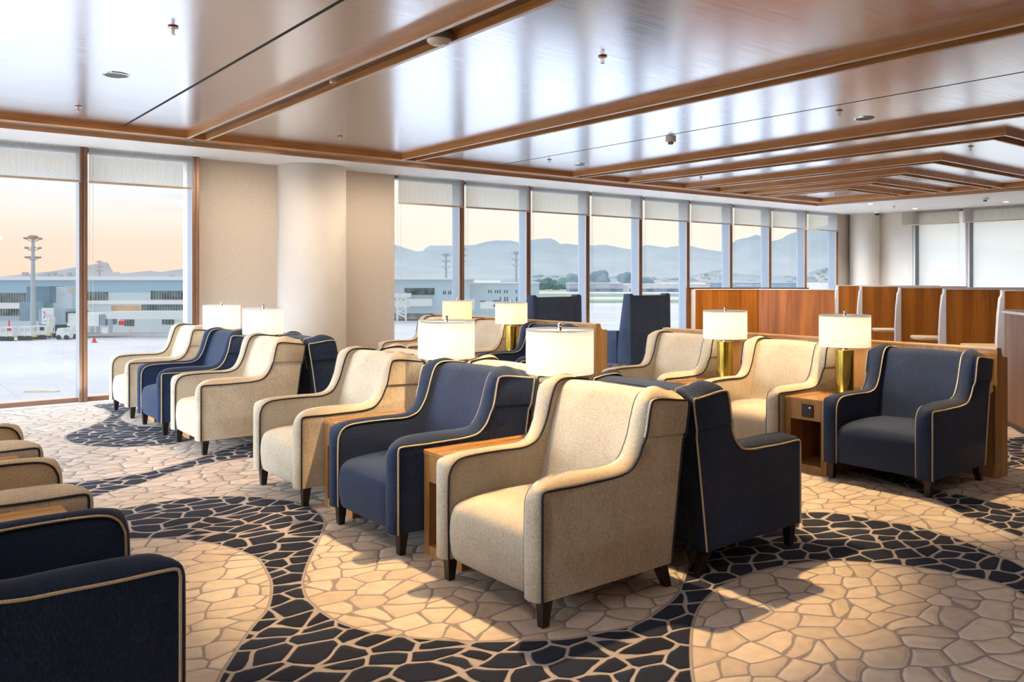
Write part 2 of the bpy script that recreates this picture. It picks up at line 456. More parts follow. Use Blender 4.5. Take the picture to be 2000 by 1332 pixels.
struct('slab', MB().box(X0-.3, 20.2, Y0-.3, 11.6, -.6, -.06), M['wall'])
# a strip of kick skirting below the bits of solid wall
struct('baseboard_front', MB().box(3.56, 4.66, 11.215, 11.24, .012, .10), M['white'])
struct('baseboard_front.001', MB().box(5.55, 6.46, 11.145, 11.17, .012, .10), M['white'])

# windows ----------------------------------------------------------
def window(name, pts, along, plane, lo, hi, glassmat, zs=ZS, cover='framebrown'):
    """mullions at the given positions along an axis; glass plane between"""
    w = thing(name, (0,0,0), kind='structure')
    sgn = 1
    def bx(m, a0, a1, d0, d1, z0, z1):
        if along == 'x': m.box(a0, a1, plane+d0, plane+d1, z0, z1)
        else: m.box(plane+d0, plane+d1, a0, a1, z0, z1)
    for p in pts:
        m = MB(); bx(m, p-.042, p+.042, -.145, .06, .0, zs)
        w_ = m.build('mullion', M['alu'], w, bevel=.004, seg=1)
        m2 = MB()
        for q0, q1 in ((-.047, -.008), (.008, .047)): bx(m2, p+q0, p+q1, -.162, -.143, .0, zs)
        bx(m2, p-.008, p+.008, -.152, -.143, .0, zs)
        m2.build('front_strip', M[cover], w_, bevel=.003, seg=1)
    m = MB(); bx(m, lo, hi, -.10, .12, .0, .065); m.build('sill', M['framebrown'], w, bevel=.006, seg=1)
    m = MB(); bx(m, lo, hi, -.06, .12, zs-.05, zs); m.build('head_rail', M['alu'], w)
    m = MB()
    if along == 'x': m.add([(lo,plane+.03,.05),(hi,plane+.03,.05),(hi,plane+.03,zs),(lo,plane+.03,zs)], [(0,1,2,3)])
    else: m.add([(plane+.03,lo,.05),(plane+.03,hi,.05),(plane+.03,hi,zs),(plane+.03,lo,zs)], [(0,1,2,3)])
    m.build('glass_pane', glassmat, w)
    return w
window('window_1', [2.135-1.388*k for k in range(0, 6)]+[3.46], 'x', YW, X0, 3.54, M['glass'])
window('window_2', [7.665+1.388*k for k in range(0, 8)]+[18.72], 'x', YW, 6.46, 18.83, M['glass'])
window('window_3', [9.66, 8.44, 7.05, 5.66, 4.27, 2.88], 'y', 19.72, 2.0, 9.72, M['frost'], cover='palecover')
window('window_4', [2.0+1.54*k for k in range(0, 7)], 'y', X0-.1, 2.0, 11.24, M['glass'])
struct('wall_left', MB().box(X0-.3, X0, Y0, 2.0, 0, ZC+.1), M['brown_wall'])

# roller blinds ------------------------------------------------------
def blind(lo, hi, z, along, at, label, group, chain=True):
    root = thing('roller_blind', ((lo, at, z) if along == 'x' else (at, lo, z)), 0, label, 'blind', group)
    L = hi-lo
    def mk(n, a0, a1, d0, d1, z0, z1, mat, **k):
        m = MB()
        m.box(a0, a1, d0, d1, z0, z1) if along == 'x' else m.box(d0, d1, a0, a1, z0, z1)
        return m.build(n, mat, root, **k)
    m = MB()
    if along == 'x': m.add([(0,0,.02),(L,0,.02),(L,0,ZS-z),(0,0,ZS-z)], [(0,1,2,3)])
    else: m.add([(0,0,.02),(0,L,.02),(0,L,ZS-z),(0,0,ZS-z)], [(0,1,2,3)])
    m.build('fabric', M['blind'], root)
    mk('bottom_bar', 0, L, -.008, .008, 0, .028, M['hem'], bevel=.004)
    if chain:
        c = MB()
        x = .012
        c.tube([(x,.03,ZS-z),(x,.03,.95-z),(x+.02,.03,.90-z),(x+.04,.03,.95-z),(x+.04,.03,ZS-z)], .0022, 5)
        c.build('chain', M['paleplastic'], root)
gl = 'roller blinds drawn halfway at the top of the left glazing'
for k, (a, b) in enumerate([(-2.04,-.68),(-.65,.72),(.75,2.10),(2.19,3.43)]):
    blind(a, b, 2.655, 'x', 11.08, ['pale roller blind at the far end of the glazing, outside the row seen', 'pale roller blind on the glazing beyond the floodlight mast',
          'pale roller blind above the mast and the docking sign, one mullion from the beige wall', 'pale roller blind above the sugarloaf shaped peak, touching the beige wall'][k], 'roller blinds beside the beige wall')
xs = [6.47, 7.72, 9.10, 10.50, 11.90, 13.26, 14.66, 16.03, 17.43, 18.75]
nm = ['first roller blind right after the round column and wall', 'second roller blind after the wall by the round column', 'third roller blind after the wall by the round column', 'fourth roller blind after the wall, over the cargo sheds',
      'fifth roller blind after the wall, over the tall chair by the glass', 'roller blind fifth from the far corner, over the white arch', 'roller blind fourth from the far corner', 'roller blind third from the far corner, over the lettered cargo terminal', 'roller blind in the last bay, second from the corner pier', ]
for i in range(9):
    blind(xs[i], xs[i+1]-.055, 2.64, 'x', 11.06, nm[i], 'roller blinds along the long glazing')
for i, (a, b) in enumerate([(8.58, 9.89), (7.15, 8.50), (5.75, 7.10)]):
    blind(a, b, 2.75, 'y', 19.48, ['brown roller blind on the frosted end glazing, next to the corner', 'brown roller blind on the frosted end glazing, second from the corner', 'brown roller blind on the frosted end glazing, third from the corner'][i], 'roller blinds on the frosted end wall')

# ------------------------------------------------------------------ armchair
INNER = [(0,.125),(-.002,.36),(0,.508),(.008,.55),(.03,.586),(.08,.610),(.19,.617),(.33,.617),(.44,.614),(.505,.620),(.566,.645),(.604,.695),(.632,.755),(.655,.83),(.680,.90),(.708,.938),(.755,.955),(.83,.953),(.90,.944),(.935,.925),(.925,.80),(.90,.66),(.84,.25),(.825,.125)]
OUTER = [(.004,.125),(.004,.36),(.004,.53),(.005,.572),(.018,.592),(.08,.594),(.19,.592),(.33,.594),(.44,.596),(.53,.611),(.583,.652),(.612,.70),(.640,.77),(.655,.84),(.668,.895),(.685,.921),(.74,.924),(.83,.912),(.90,.903),(.934,.893),(.92,.79),(.896,.66),(.838,.25),(.822,.125)]
def subdiv(L, n=4):
    out = []
    A = [Vector(p) for p in L]; m = len(A)
    for i in range(m-1):
        p0, p1, p2, p3 = A[max(i-1,0)], A[i], A[i+1], A[min(i+2,m-1)]
        for k in range(n):
            s = k/n
            out.append(.5*((2*p1)+(-p0+p2)*s+(2*p0-5*p1+4*p2-p3)*s*s+(-p0+3*p1-3*p2+p3)*s**3))
    out.append(A[-1]); return out
def offset(L, d):
    out = []
    for i, p in enumerate(L):
        t = (L[min(i+1, len(L)-1)]-L[max(i-1, 0)]).normalized()
        k = 1.0 if p.x < .80 else max(.12, 1-(p.x-.80)/.09)
        out.append(p+Vector((-t.y, t.x))*(d*k))
    return out
HW = .405; T = .108
def make_chair(name, fab, cord):
    root = thing(name)
    I = subdiv(INNER); O_ = subdiv(OUTER)
    nI = len(I)
    for sy in (-1, 1):
        # arm and wing in one upholstered panel
        loops = [(I, 0.0), (offset(I, .012), .007), (offset(I, .022), .026), ([a.lerp(b, .35) for a, b in zip(offset(I, .026), offset(O_, .028))], .054),
                 ([a.lerp(b, .72) for a, b in zip(offset(I, .020), offset(O_, .024))], .082), (offset(O_, .013), .100), (O_, T)]
        m = MB(); vs = []
        for L, w in loops:
            y = sy*(HW-T+w)
            vs += [(p.x, y, p.y) for p in L]
        fs = []
        for k in range(len(loops)-1):
            for i in range(nI):
                j = (i+1) % nI
                fs.append((k*nI+i, k*nI+j, (k+1)*nI+j, (k+1)*nI+i))
        fs.append(tuple(range(nI))); fs.append(tuple((len(loops)-1)*nI+i for i in range(nI))[::-1])
        m.add(vs, fs); arm = m.build('arm', M[fab], root, smooth=True, angle=50)
        # thicker wing pad on the outside above the seam
        up = [p for p in O_ if p.y > .735]
        m = MB(); q = offset(up, .006)
        poly = [(p.x, p.y) for p in q]
        m.prism(poly, min(sy*(HW-.02), sy*(HW+.012)), max(sy*(HW-.02), sy*(HW+.012)), 'y')
        m.build('wing_pad', M[fab], arm, bevel=.007, seg=2, angle=50)
        # cord piping: one along the inside edge, one along the outside edge
        m = MB(); m.tube([(p.x-.001, sy*(HW-T-.001), p.y+.002) for p in I[:nI-8]], .0052, 7); m.build('inner_piping', M[cord], arm, smooth=True, angle=80)
        pts = []
        for p in O_:
            up_ = min(1, max(0, (p.y-.720)/.022))
            n = Vector((0, 0))
            pts.append((p.x + (-.004 if p.x < .8 else .004)*up_, sy*(HW+.002+.012*up_), p.y+.003*up_))
        m = MB(); m.tube(pts, .0054, 7); m.build('outer_piping', M[cord], arm, smooth=True, angle=80)
    wi = HW-T+.004
    # seat with rounded, slightly proud front
    prof = [(.10,.128),(.03,.128),(.008,.14),(-.004,.19),(-.010,.26),(-.006,.33),(.006,.375),(.032,.402),(.08,.416),(.20,.428),(.35,.432),(.50,.428),(.66,.422)]
    prof = subdiv([Vector(p) for p in prof], 2)
    ny = 14; m = MB(); vs = []; fs = []
    for k in range(ny+1):
        s = -1+2*k/ny; y = wi*s
        e = max(0, (abs(s)-.80)/.20)
        for p in prof:
            cr = .012*(1-s*s) if p.y > .3 else 0
            fx = .012*e*e if p.x < .2 else 0
            vs.append((p.x+fx-.006*(1-s*s), y, p.y+cr-(.016*e*e if p.y > .3 else 0)))
    n = len(prof)
    for k in range(ny):
        for i in range(n-1): fs.append((k*n+i, k*n+i+1, (k+1)*n+i+1, (k+1)*n+i))
    fs.append(tuple(range(n))); fs.append(tuple(ny*n+i for i in range(n))[::-1])
    m.add(vs, fs); m.build('seat', M[fab], root, smooth=True, angle=60)
    # wedge shaped back
    prof = [(.10,.135),(.55,.36),(.585,.44),(.625,.60),(.680,.78),(.722,.89),(.745,.925),(.785,.946),(.85,.945),(.905,.934),(.928,.912),(.915,.78),(.89,.64),(.832,.25),(.818,.135)]
    prof = [Vector(p) for p in prof[:1]]+subdiv([Vector(p) for p in prof[1:]], 3)
    m = MB(); vs = []; fs = []; n = len(prof); ny = 10
    for k in range(ny+1):
        s = -1+2*k/ny
        for p in prof:
            hollow = .014*(1-s*s) if (p.x < .80 and p.y > .42) else 0
            vs.append((p.x+hollow*.6, wi*s, p.y+(.008*(1-s*s) if p.y > .9 else 0)))
    for k in range(ny):
        for i in range(n):
            j = (i+1) % n; fs.append((k*n+i, k*n+j, (k+1)*n+j, (k+1)*n+i))
    fs.append(tuple(range(n))); fs.append(tuple(ny*n+i for i in range(n))[::-1])
    m.add(vs, fs); m.build('backrest', M[fab], root, smooth=True, angle=50)
    for sy in (-1, 1):
        m = MB(); m.taper((.048, sy*(HW-.045), 0), .019, (.052, sy*(HW-.042), .132), .029); m.build('leg', M['leg'], root, bevel=.003, seg=1)
        m = MB(); m.taper((.835, sy*(HW-.045), 0), .019, (.775, sy*(HW-.045), .138), .031); m.build('leg', M['leg'], root, bevel=.003, seg=1)
    return root
PROTO = {'cream': make_chair('armchair', 'cream', 'cord_dark'), 'navy': make_chair('armchair', 'navy', 'cord_light')}
USED = {'cream': False, 'navy': False}
def chair(kind, x, y, face, label, group):
    if USED[kind]: o = dup(PROTO[kind])
    else: o = PROTO[kind]; USED[kind] = True
    # local front is x = 0 looking towards -x
    o.location = (x, y, 0); o.rotation_euler = (0, 0, 0 if face < 0 else math.pi)
    tag(o, label, 'armchair', group)
YS = [3.11, 4.308, 5.547]; YL = [7.58, 8.745, 9.96]
G = 'wing armchairs in the middle double row'
chair('cream', 2.276, YS[0], -1, 'big cream armchair shown whole at the near end of the middle double row', G)
chair('navy', 2.276, YS[1], -1, 'navy armchair with cream piping squeezed between two cream armchairs and two wood tables', G)
chair('cream', 2.276, YS[2], -1, 'cream armchair past the navy one, at the window end of the middle double row', G)
chair('navy', 4.185, YS[0], 1, 'navy armchair seen from its side, back to back with the big cream armchair', G)
chair('cream', 4.185, YS[1], 1, 'cream armchair behind the navy one, only its back top showing between two drum lamps', G)
chair('cream', 4.185, YS[2], 1, 'cream armchair whose wing peeks out behind a drum lamp, behind the window end chair', G)
G = 'wing armchairs in the double row beside the column'
chair('cream', 2.276, YL[0], -1, 'cream armchair with its whole side showing, first in the row by the column', G)
chair('navy', 2.276, YL[1], -1, 'navy armchair between two cream armchairs in the row by the tall windows', G)
chair('cream', 2.276, YL[2], -1, 'cream armchair standing closest to the window sill and mullion', G)
chair('navy', 4.185, YL[0], 1, 'navy armchair in front of the round column, back to back with a cream one', G)
chair('navy', 4.185, YL[1], 1, 'navy armchair mostly hidden, its wing tip above the cream one beside a lamp', G)
G = 'wing armchairs along the low oak partition'
chair('navy', 5.735, YS[0], -1, 'navy armchair facing out, shown whole at the end of the oak partition', G)
chair('cream', 5.735, YS[1], -1, 'cream armchair between two brass lamps in front of the oak partition', G)
chair('cream', 5.735, YS[2]-.05, -1, 'cream armchair at the inner end of the oak partition, near the tall blue chairs', G)
G = 'wing armchairs along the far oak partition'
chair('navy', 5.735, YL[0], -1, 'navy armchair at the near end of the far partition, behind the front drum lamps', G)
chair('cream', 5.735, YL[1], -1, 'cream armchair between the two far brass lamps', G)
chair('cream', 5.735, YL[2], -1, 'cream armchair at the window end of the far partition, beside the wall pier', G)
G = 'wing armchairs cut by the edge of the photo'
chair('navy', .80, YS[0], 1, 'navy armchair cut off by the frame edge, its arm end filling the corner', G)
chair('cream', .77, YS[1]-.03, 1, 'cream armchair cut off by the frame edge, beside the navy one', G)
chair('cream', .77, YS[2]-.05, 1, 'cream armchair cut off by the frame edge, last of the three towards the windows', G)

# ------------------------------------------------------------------ side tables
def side_table(x0, x1, y, label, group, double, w=.18):
    h = .57; r = thing('side_table', (x0, y, 0), 0, label, 'table', group); L = x1-x0
    MB().box(0, L, -w, w, h-.028, h).build('table_top', M['table'], r, bevel=.003, seg=1)
    MB().box(.004, L-.004, -w, -w+.05, .0, h-.028).build('side_panel', M['tablev'], r, bevel=.002, seg=1)
    MB().box(.004, L-.004, w-.05, w, .0, h-.028).build('side_panel', M['tablev'], r, bevel=.002, seg=1)
    MB().box(.006, L-.006, -w+.05, w-.05, 0, .055).build('bottom_shelf', M['table'], r)
    MB().box(L*.5-.01, L*.5+.01, -w+.05, w-.05, .055, .40).build('back_panel', M['black'], r)
    for e in ((0, 1) if double else (0,)):
        xx = .004 if e == 0 else L-.024
        d = MB().box(xx, xx+.02, -w+.05, w-.05, .40, h-.028).build('drawer', M['tablev'], r, bevel=.002, seg=1)
        sx = xx-.008 if e == 0 else xx+.02
        sk = MB().box(sx, sx+.008, -.02-.05, -.02+.05, .425, .525).build('socket', M['socket'], d, bevel=.003, seg=1)
        q = MB(); q.box(sx-.0015 if e == 0 else sx+.008, sx if e == 0 else sx+.0095, -.045, -.037, .497, .505); q.build('indicator', M['dot'], sk)
    return r
TA = (YS[0]+YS[1])/2; TB = (YS[1]+YS[2])/2; LA = (YL[0]+YL[1])/2; LB = (YL[1]+YL[2])/2
G = 'oak side tables in the middle double row'
side_table(2.43, 4.01, TA, 'oak side table between the big cream armchair and the navy one', G, True, .181)
side_table(2.43, 4.01, TB, 'oak side table between the navy armchair and the window end cream one', G, True, .201)
G = 'oak side tables beside the column row'
side_table(2.43, 4.01, LA, 'oak side table between the first cream and the navy chair by the column', G, True, .164)
side_table(2.43, 4.01, LB, 'oak side table nearest the window sill, mostly hidden by the navy armchair', G, True, .189)
G = 'oak side tables along the partitions'
side_table(5.80, 6.72, TA, 'oak side table with black socket beside the whole navy armchair at the partition', G, False, .181)
side_table(5.80, 6.72, 4.9025, 'oak side table between the two cream armchairs at the near partition', G, False, .176)
side_table(5.80, 6.72, LA, 'oak side table under the lamp by the far navy armchair', G, False, .164)
side_table(5.80, 6.72, LB, 'oak side table between the two cream armchairs at the far partition', G, False, .189)
G = 'oak side tables cut by the edge of the photo'
t = side_table(-.30, .66, 3.694, 'oak side table at the frame edge between the navy and the cream armchair', G, False, .166)
t = side_table(-.30, .66, 4.8875, 'oak side table at the frame edge between the two cream armchairs', G, False, .191)

# ------------------------------------------------------------------ table lamps
def make_lamp(basemat, rb):
    r = thing('table_lamp')
    m = MB(); m.lathe([(rb-.004, 0), (rb, .004), (rb, .346), (rb-.004, .35)], 40); m.build('base', M[basemat], r, smooth=True)
    m = MB(); m.lathe([(.026, .35), (.026, .385), (.012, .387), (.012, .60), (.016,.602)], 24); m.build('stem', M['chrome'], r, smooth=True)
    m = MB(); m.lathe([(.200, .375), (.200, .50), (.200, .635)], 64, close=False); s = m.build('lamp_shade', M['shade'], r, smooth=True)
    m = MB(); m.lathe([(.016, .622), (.199, .622)], 48, close=False); m.build('diffuser', M['diffuser'], s)
    m = MB(); m.lathe([(.010, .602), (.012, .640), (.009, .648), (.013, .652), (.013,.664), (.006, .67)], 16); m.build('finial', M['chrome'], r, smooth=True)
    return r
LP = {'chrome': make_lamp('chrome', .055), 'brass': make_lamp('brass', .074)}; LU = {'chrome': False, 'brass': False}
def lamp(kind, x, y, label, group, power=4.5, col=(1,.85,.63)):
    if not LU[kind]:
        LU[kind] = True; o = LP[kind]
    else:
        o = dup(LP[kind])
        for ch in list(o.children):
            if ch.type == 'LIGHT': bpy.data.objects.remove(ch)
    o.location = (x, y, .57); tag(o, label, 'lamp', group)
    ld = bpy.data.lights.new('lamp_bulb', 'POINT'); ld.energy = power; ld.color = col; ld.shadow_soft_size = .045
    lo = bpy.data.objects.new('lamp_bulb', ld); COL.objects.link(lo); lo.parent = o; lo.location = (0, 0, .50)
G = 'drum shade lamps with silver bases'
lamp('chrome', 3.262, TA, 'big drum shade lamp right behind the navy armchair, nearest the camera', G)
lamp('chrome', 3.27, TB, 'drum shade lamp on the table between the navy armchair and the window end cream one', G)
lamp('chrome', 3.21, LA, 'drum shade lamp in front of the column, the nearer of the pair by the windows', G)
lamp('chrome', 3.20, LB, 'drum shade lamp against the beige wall, the farther of the pair by the windows', G)
G = 'drum shade lamps with brass bases'
lamp('brass', 6.386, TA+.01, 'brass based drum lamp next to the whole navy armchair at the partition', G)
lamp('brass', 6.366, TB-.02, 'brass based drum lamp between the two cream armchairs at the near partition', G)
lamp('brass', 6.38, LA, 'brass based drum lamp beside the far navy armchair, below the tall chair back', G, 5.0, (1,.76,.44))
lamp('brass', 6.38, LB, 'amber glowing drum lamp at the far partition, in front of the terminal view', G, 5.0, (1,.66,.28))

# ------------------------------------------------------------------ low oak partitions
def partition(y0, y1, label):
    r = thing('low_partition', (6.73, y0, 0), 0, label, 'partition', 'low oak partitions behind the armchairs'); L = y1-y0
    MB().box(0, .05, .02, L, 0, .965).build('front_panel', M['part'], r)
    MB().box(.14, .18, .02, L, 0, .90).build('rear_panel', M['part'], r)
    MB().box(-.004, .075, 0, L, .965, .98).build('cap', M['partcap'], r, bevel=.002, seg=1)
    poly = [(0,0),(.185,0),(.185,.905),(.125,.905),(.105,.91),(.09,.925),(.08,.945),(.078,.965),(0,.965)]
    m = MB().prism(poly, 0, .022, 'y'); m.build('end_panel', M['part'], r)
    m = MB().prism(poly, L-.022, L, 'y'); m.build('end_panel', M['part'], r)
partition(2.69, 6.0, 'low oak partition wall behind the whole navy armchair and two cream ones')
partition(7.02, 10.5, 'low oak partition wall behind the far armchairs, ending before the tall chair')

# ------------------------------------------------------------------ tall wing chairs by the glass
def make_tall():
    r = thing('high_back_chair')
    # local: seat faces +y, back plane at y = 0, width along x (0.95)
    w = .475
    m = MB(); m.prism([(-.02,.13),(.10,.13),(.12,.50),(.075,1.235),(.0,1.235)], -w+.07, w-.07, 'x'); m.build('backrest', M['tall'], r, bevel=.02, seg=3)
    for sx in (-1, 1):
        m = MB(); a, b = sorted((sx*(w-.085), sx*w))
        m.prism([(-.025,.13),(.30,.13),(.30,.30),(.26,.62),(.15,1.26),(.02,1.265),(-.005,1.24)], a, b, 'x'); m.build('wing', M['tall'], r, bevel=.022, seg=3)
        m = MB(); a, b = sorted((sx*(w-.08), sx*(w+.01)))
        m.prism([(.28,.13),(.78,.13),(.78,.645),(.28,.665)], a, b, 'x'); m.build('arm', M['tall'], r, bevel=.02, seg=3)
    m = MB(); m.box(-w+.08, w-.08, .08, .79, .13, .43); m.build('seat', M['tall'], r, bevel=.04, seg=3)
    for sx in (-1, 1):
        for yy in (.06, .70):
            m = MB(); m.taper((sx*(w-.06), yy-(.03 if yy < .3 else -.02), 0), .014, (sx*(w-.06), yy, .135), .022); m.build('leg', M['leg'], r)
    return r
HB = make_tall(); HB.location = (8.10, 9.25, 0)
G = 'tall wing chairs facing the glass'
tag(HB, 'tall blue wing chair behind the far oak partition, only its upper back showing', 'armchair', G)
o = dup(HB); o.location = (10.09, 9.25, 0); tag(o, 'tall blue wing chair by itself in front of the glass, with arm and feet showing', 'armchair', G)
o = dup(HB); o.location = (15.85, 9.0, 0); tag(o, 'tall blue wing chair mostly hidden behind the teak screen near the corner', 'armchair', G)
# yellow drum table beside the tall chair
m = MB(); m.lathe([(.17,0),(.19,.01),(.19,.40),(.18,.41)], 32)
o = m.build('drum_table', plain('yellow_lacquer', (.80,.62,.22), .4), None, smooth=True, loc=(10.05, 10.55, .012)); tag(o, 'small yellow drum table in front of the tall blue chair by the glass', 'table')

# ------------------------------------------------------------------ work carrels (diagonal row)
DG = Vector((1, 1, 0)).normalized(); DP = Vector((1, -1, 0)).normalized()
def carrel(front, length, label, desk=True, zt=1.362, group='teak work carrels in a diagonal row'):
    """divider whose front edge stands at `front`, running towards DP; the desk hangs on its far side"""
    r = thing('work_carrel', (front[0], front[1], 0), math.atan2(DP.y, DP.x), label, 'carrel', group)
    # local x = along the divider, local y = DG (away from the viewer)
    m = MB(); m.prism([(.03,0),(length,0),(length,zt),(.03,zt)], -.025, .025, 'y'); m.build('divider', M['teak'], r)
    m = MB(); m.prism([(-.055,0),(.03,0),(.03,zt+.004),(.0,zt+.004),(-.002,zt-.05),(-.02,zt-.08),(-.04,zt-.28),(-.055,zt-.55)], -.028, .028, 'y'); m.build('front_edge', M['edge'], r, bevel=.004, seg=1)
    m = MB(); m.box(0, length, -.028, .028, zt, zt+.012); m.build('top_strip', M['edge'], r)
    if desk:
        pts = [(-.30,.06)]+[(-.30+.12*(1-math.cos(a)), .06-0.0+.5*math.sin(a)) for a in (.2,.5,.8,1.1,1.4,1.571)]+[(length,.56),(length,.03),(-.18,.03),(-.26,.035)]
        m = MB(); m.prism(pts, .70, .735, 'z'); m.build('desk', M['desk'], r, bevel=.01, seg=2)
    return r
def gp(u, d):
    p = at_d(u, CY, d); return (p.x, p.y)
carrel(gp(1842, 10.8), 1.75, 'teak carrel divider with pale front edge, second from the walnut counter')
carrel(gp(1755, 12.5), 1.75, 'teak carrel divider in the middle of the diagonal row, above a lamp')
carrel(gp(1680, 14.5), 1.75, 'teak carrel divider far down the diagonal row, third from the walnut counter')
carrel(gp(1634, 16.3), 1.9, 'last teak carrel divider of the diagonal row, beside the tall chair', False)
carrel(gp(1955, 9.37), 1.75, 'teak carrel divider directly behind the walnut counter', True)
# teak screen with two leaves
r = thing('teak_screen', (*gp(1358, 10.62), 0), 0, 'tall teak screen of two panels behind the cream armchairs and brass lamps', 'screen')
a = Vector((*gp(1358, 10.62), 0)); b = Vector((*gp(1482, 10.85), 0)); c = Vector((*gp(1630, 10.45), 0))
for q0, q1 in ((a, b), (b, c)):
    d = (q1-q0); L = d.length; Mx = rotz(math.atan2(d.y, d.x), q0-a)
    m = MB(); m.box(0, L, 0, .04, 0, 1.36, Mx); m.build('panel', M['teak'], r)
m = MB(); d = (b-a); Mx = rotz(math.atan2(d.y, d.x), (0,0,0)); m.box(-.035, 0, -.005, .045, 0, 1.365, Mx); m.build('edge_strip', M['edge'], r)
m = MB()
for q0, q1 in ((a, b), (b, c)):
    d = (q1-q0); m.box(0, d.length, -.005, .045, 1.36, 1.37, rotz(math.atan2(d.y, d.x), q0-a))
m.build('top_strip', M['edge'], r)
p0 = Vector((*gp(1341, 12.1), 0)); p1 = Vector((*gp(1580, 12.0), 0)); d = p1-p0
r = thing('teak_screen', p0, math.atan2(d.y, d.x), 'teak screen standing behind the two panel one, a strip of it showing beside the glass', 'screen')
MB().box(0, d.length, 0, .04, 0, 1.36).build('panel', M['teak'], r)
MB().box(0, d.length, -.004, .044, 1.36, 1.372).build('top_strip', M['walnut'], r)
# walnut counter end
q0 = at_z(1966, 832, 0); q1 = at_z(2040, 870, 0); d = q0-q1
r = thing('walnut_counter', q1, math.atan2(d.y, d.x), 'high walnut counter with dark top at the end of the carrel row', 'counter')
L = d.length
MB().box(-1.5, L+.05, -.5, 0, .06, 1.15).build('body', M['walnut'], r)
MB().box(-1.5, L+.05, -.48, -.02, 0, .06).build('plinth', M['leg'], r)
MB().box(-1.5, L+.10, -.52, .02, 1.15, 1.175).build('edge_strip', M['edge'], r)
MB().box(-1.5, L+.09, -.51, .015, 1.175, 1.185).build('counter_top', M['walnut'], r)

# ------------------------------------------------------------------ ceiling fittings
def sprinkler(p, label, group='sprinkler heads on the ceiling'):
    r = thing('sprinkler', p, .4, label, 'sprinkler', group)
    m = MB(); m.lathe([(.012,.0),(.034,-.003),(.036,-.008),(.014,-.012)], 20); m.build('rosette', M['coppertone'], r, smooth=True)
    m = MB(); m.tube([(0,-.012,-.008),(0,-.013,-.04),(0,-.004,-.052)], .003, 6); m.tube([(0,.012,-.008),(0,.013,-.04),(0,.004,-.052)], .003, 6)
    m.tube([(0,0,-.01),(0,0,-.045)], .004, 6); m.build('frame', M['coppertone'], r)
    m = MB(); m.lathe([(.004,-.050),(.017,-.052),(.017,-.054),(.004,-.056)], 12); m.build('deflector', M['chrome'], r)
SPR = [((338,52), 'copper sprinkler head above the round grille, over the first beam'), ((153,208), 'small sprinkler head near the ceiling edge above the floodlight mast'),
       ((664,266), 'sprinkler head near the ceiling edge above the round column'), ((1177,110), 'sprinkler head in the big bright ceiling bay between the second and third beams'),
       ((1639,216), 'sprinkler head beside the dark grille, between beams'), ((1073,312), 'small sprinkler head by the ceiling edge near the flat grille'),
       ((1369,346), 'tiny sprinkler head in the narrow ceiling bay above the blinds'), ((1896,286), 'sprinkler head outside the corner of the nested beams'), ((1632,379), 'tiny sprinkler head in the innermost ceiling bay')]
for (u, v), lb in SPR: sprinkler(at_z(u, v, ZC), lb)
sprinkler(at_z(1746, 402, ZS), 'sprinkler head on the white soffit near the far corner', 'sprinkler heads on the white soffit')
for (u, v), rr, lb in [((227,146), .105, 'round grey speaker grille nearest, in the first ceiling bay'), ((1689,231), .105, 'round grey speaker grille beside a sprinkler between beams'), ((1134,321), .105, 'round grey speaker grille near the ceiling edge, in a bright bay')]:
    r = thing('ceiling_speaker', at_z(u, v, ZC), 0, lb, 'speaker', 'round ceiling speakers')
    m = MB(); m.lathe([(rr,0),(rr,-.006),(rr-.012,-.008),(rr-.014,-.004)], 40, close=False); m.build('rim', M['chrome'], r, smooth=True)
    m = MB(); m.lathe([(.0005,-.003),(rr-.013,-.005),(rr-.013,0)], 40); m.build('grille', M['grey'], r)
def detector(p, lb, sc=1):
    r = thing('smoke_detector', p, 0, lb, 'smoke detector', 'smoke detectors')
    m = MB(); m.lathe([(.05*sc,0),(.052*sc,-.03*sc),(.046*sc,-.036*sc)], 28); m.build('housing', M['paleplastic'], r, smooth=True)
    m = MB(); m.lathe([(.026*sc,-.036*sc),(.026*sc,-.056*sc),(.02*sc,-.060*sc)], 20); m.build('sensor', M['grey'], r, smooth=True)
detector(at_z(1310, 270, ZC), 'pale smoke detector on the bright ceiling beside a thin groove', 1.25)
detector(at_z(1924, 386, ZS), 'pale smoke detector on the white soffit above the end blinds', 1.3)
GL = plain('downlight_lens', (1,.9,.75), .3, emit=(1,.80,.55,1), es=14)
def downlight(p, lb, rr=.035):
    r = thing('downlight', p, 0, lb, 'downlight', 'small recessed downlights')
    m = MB(); m.lathe([(rr,0),(rr+.012,-.002),(rr+.012,-.005),(rr,-.006)], 24, close=False); m.build('rim', M['white'], r, smooth=True)
    m = MB(); m.lathe([(.0005,-.002),(rr,-.003)], 24, close=False); m.build('lens', GL, r)
for (u, v), lb in [((1700,398), 'glowing downlight on the soffit nearest the corner tip of the beams'), ((1787,407), 'glowing downlight on the soffit in front of the first end blind'), ((1965,394), 'glowing downlight on the soffit beyond the smoke detector')]:
    downlight(at_z(u, v, ZS), lb, .05)
r = thing('downlight', at_z(374, 274, ZF), 0, 'small oval downlight in the gap where the first beam meets the edge', 'downlight', 'small recessed downlights')
m = MB(); m.lathe([(.04,0),(.05,-.003),(.05,-.008),(.036,-.01)], 24, close=False); m.build('rim', M['grey'], r, smooth=True)
m = MB(); m.lathe([(.0005,-.006),(.036,-.008)], 24, close=False); m.build('lens', plain('pale_lens', (.9,.9,.9), .2), r)
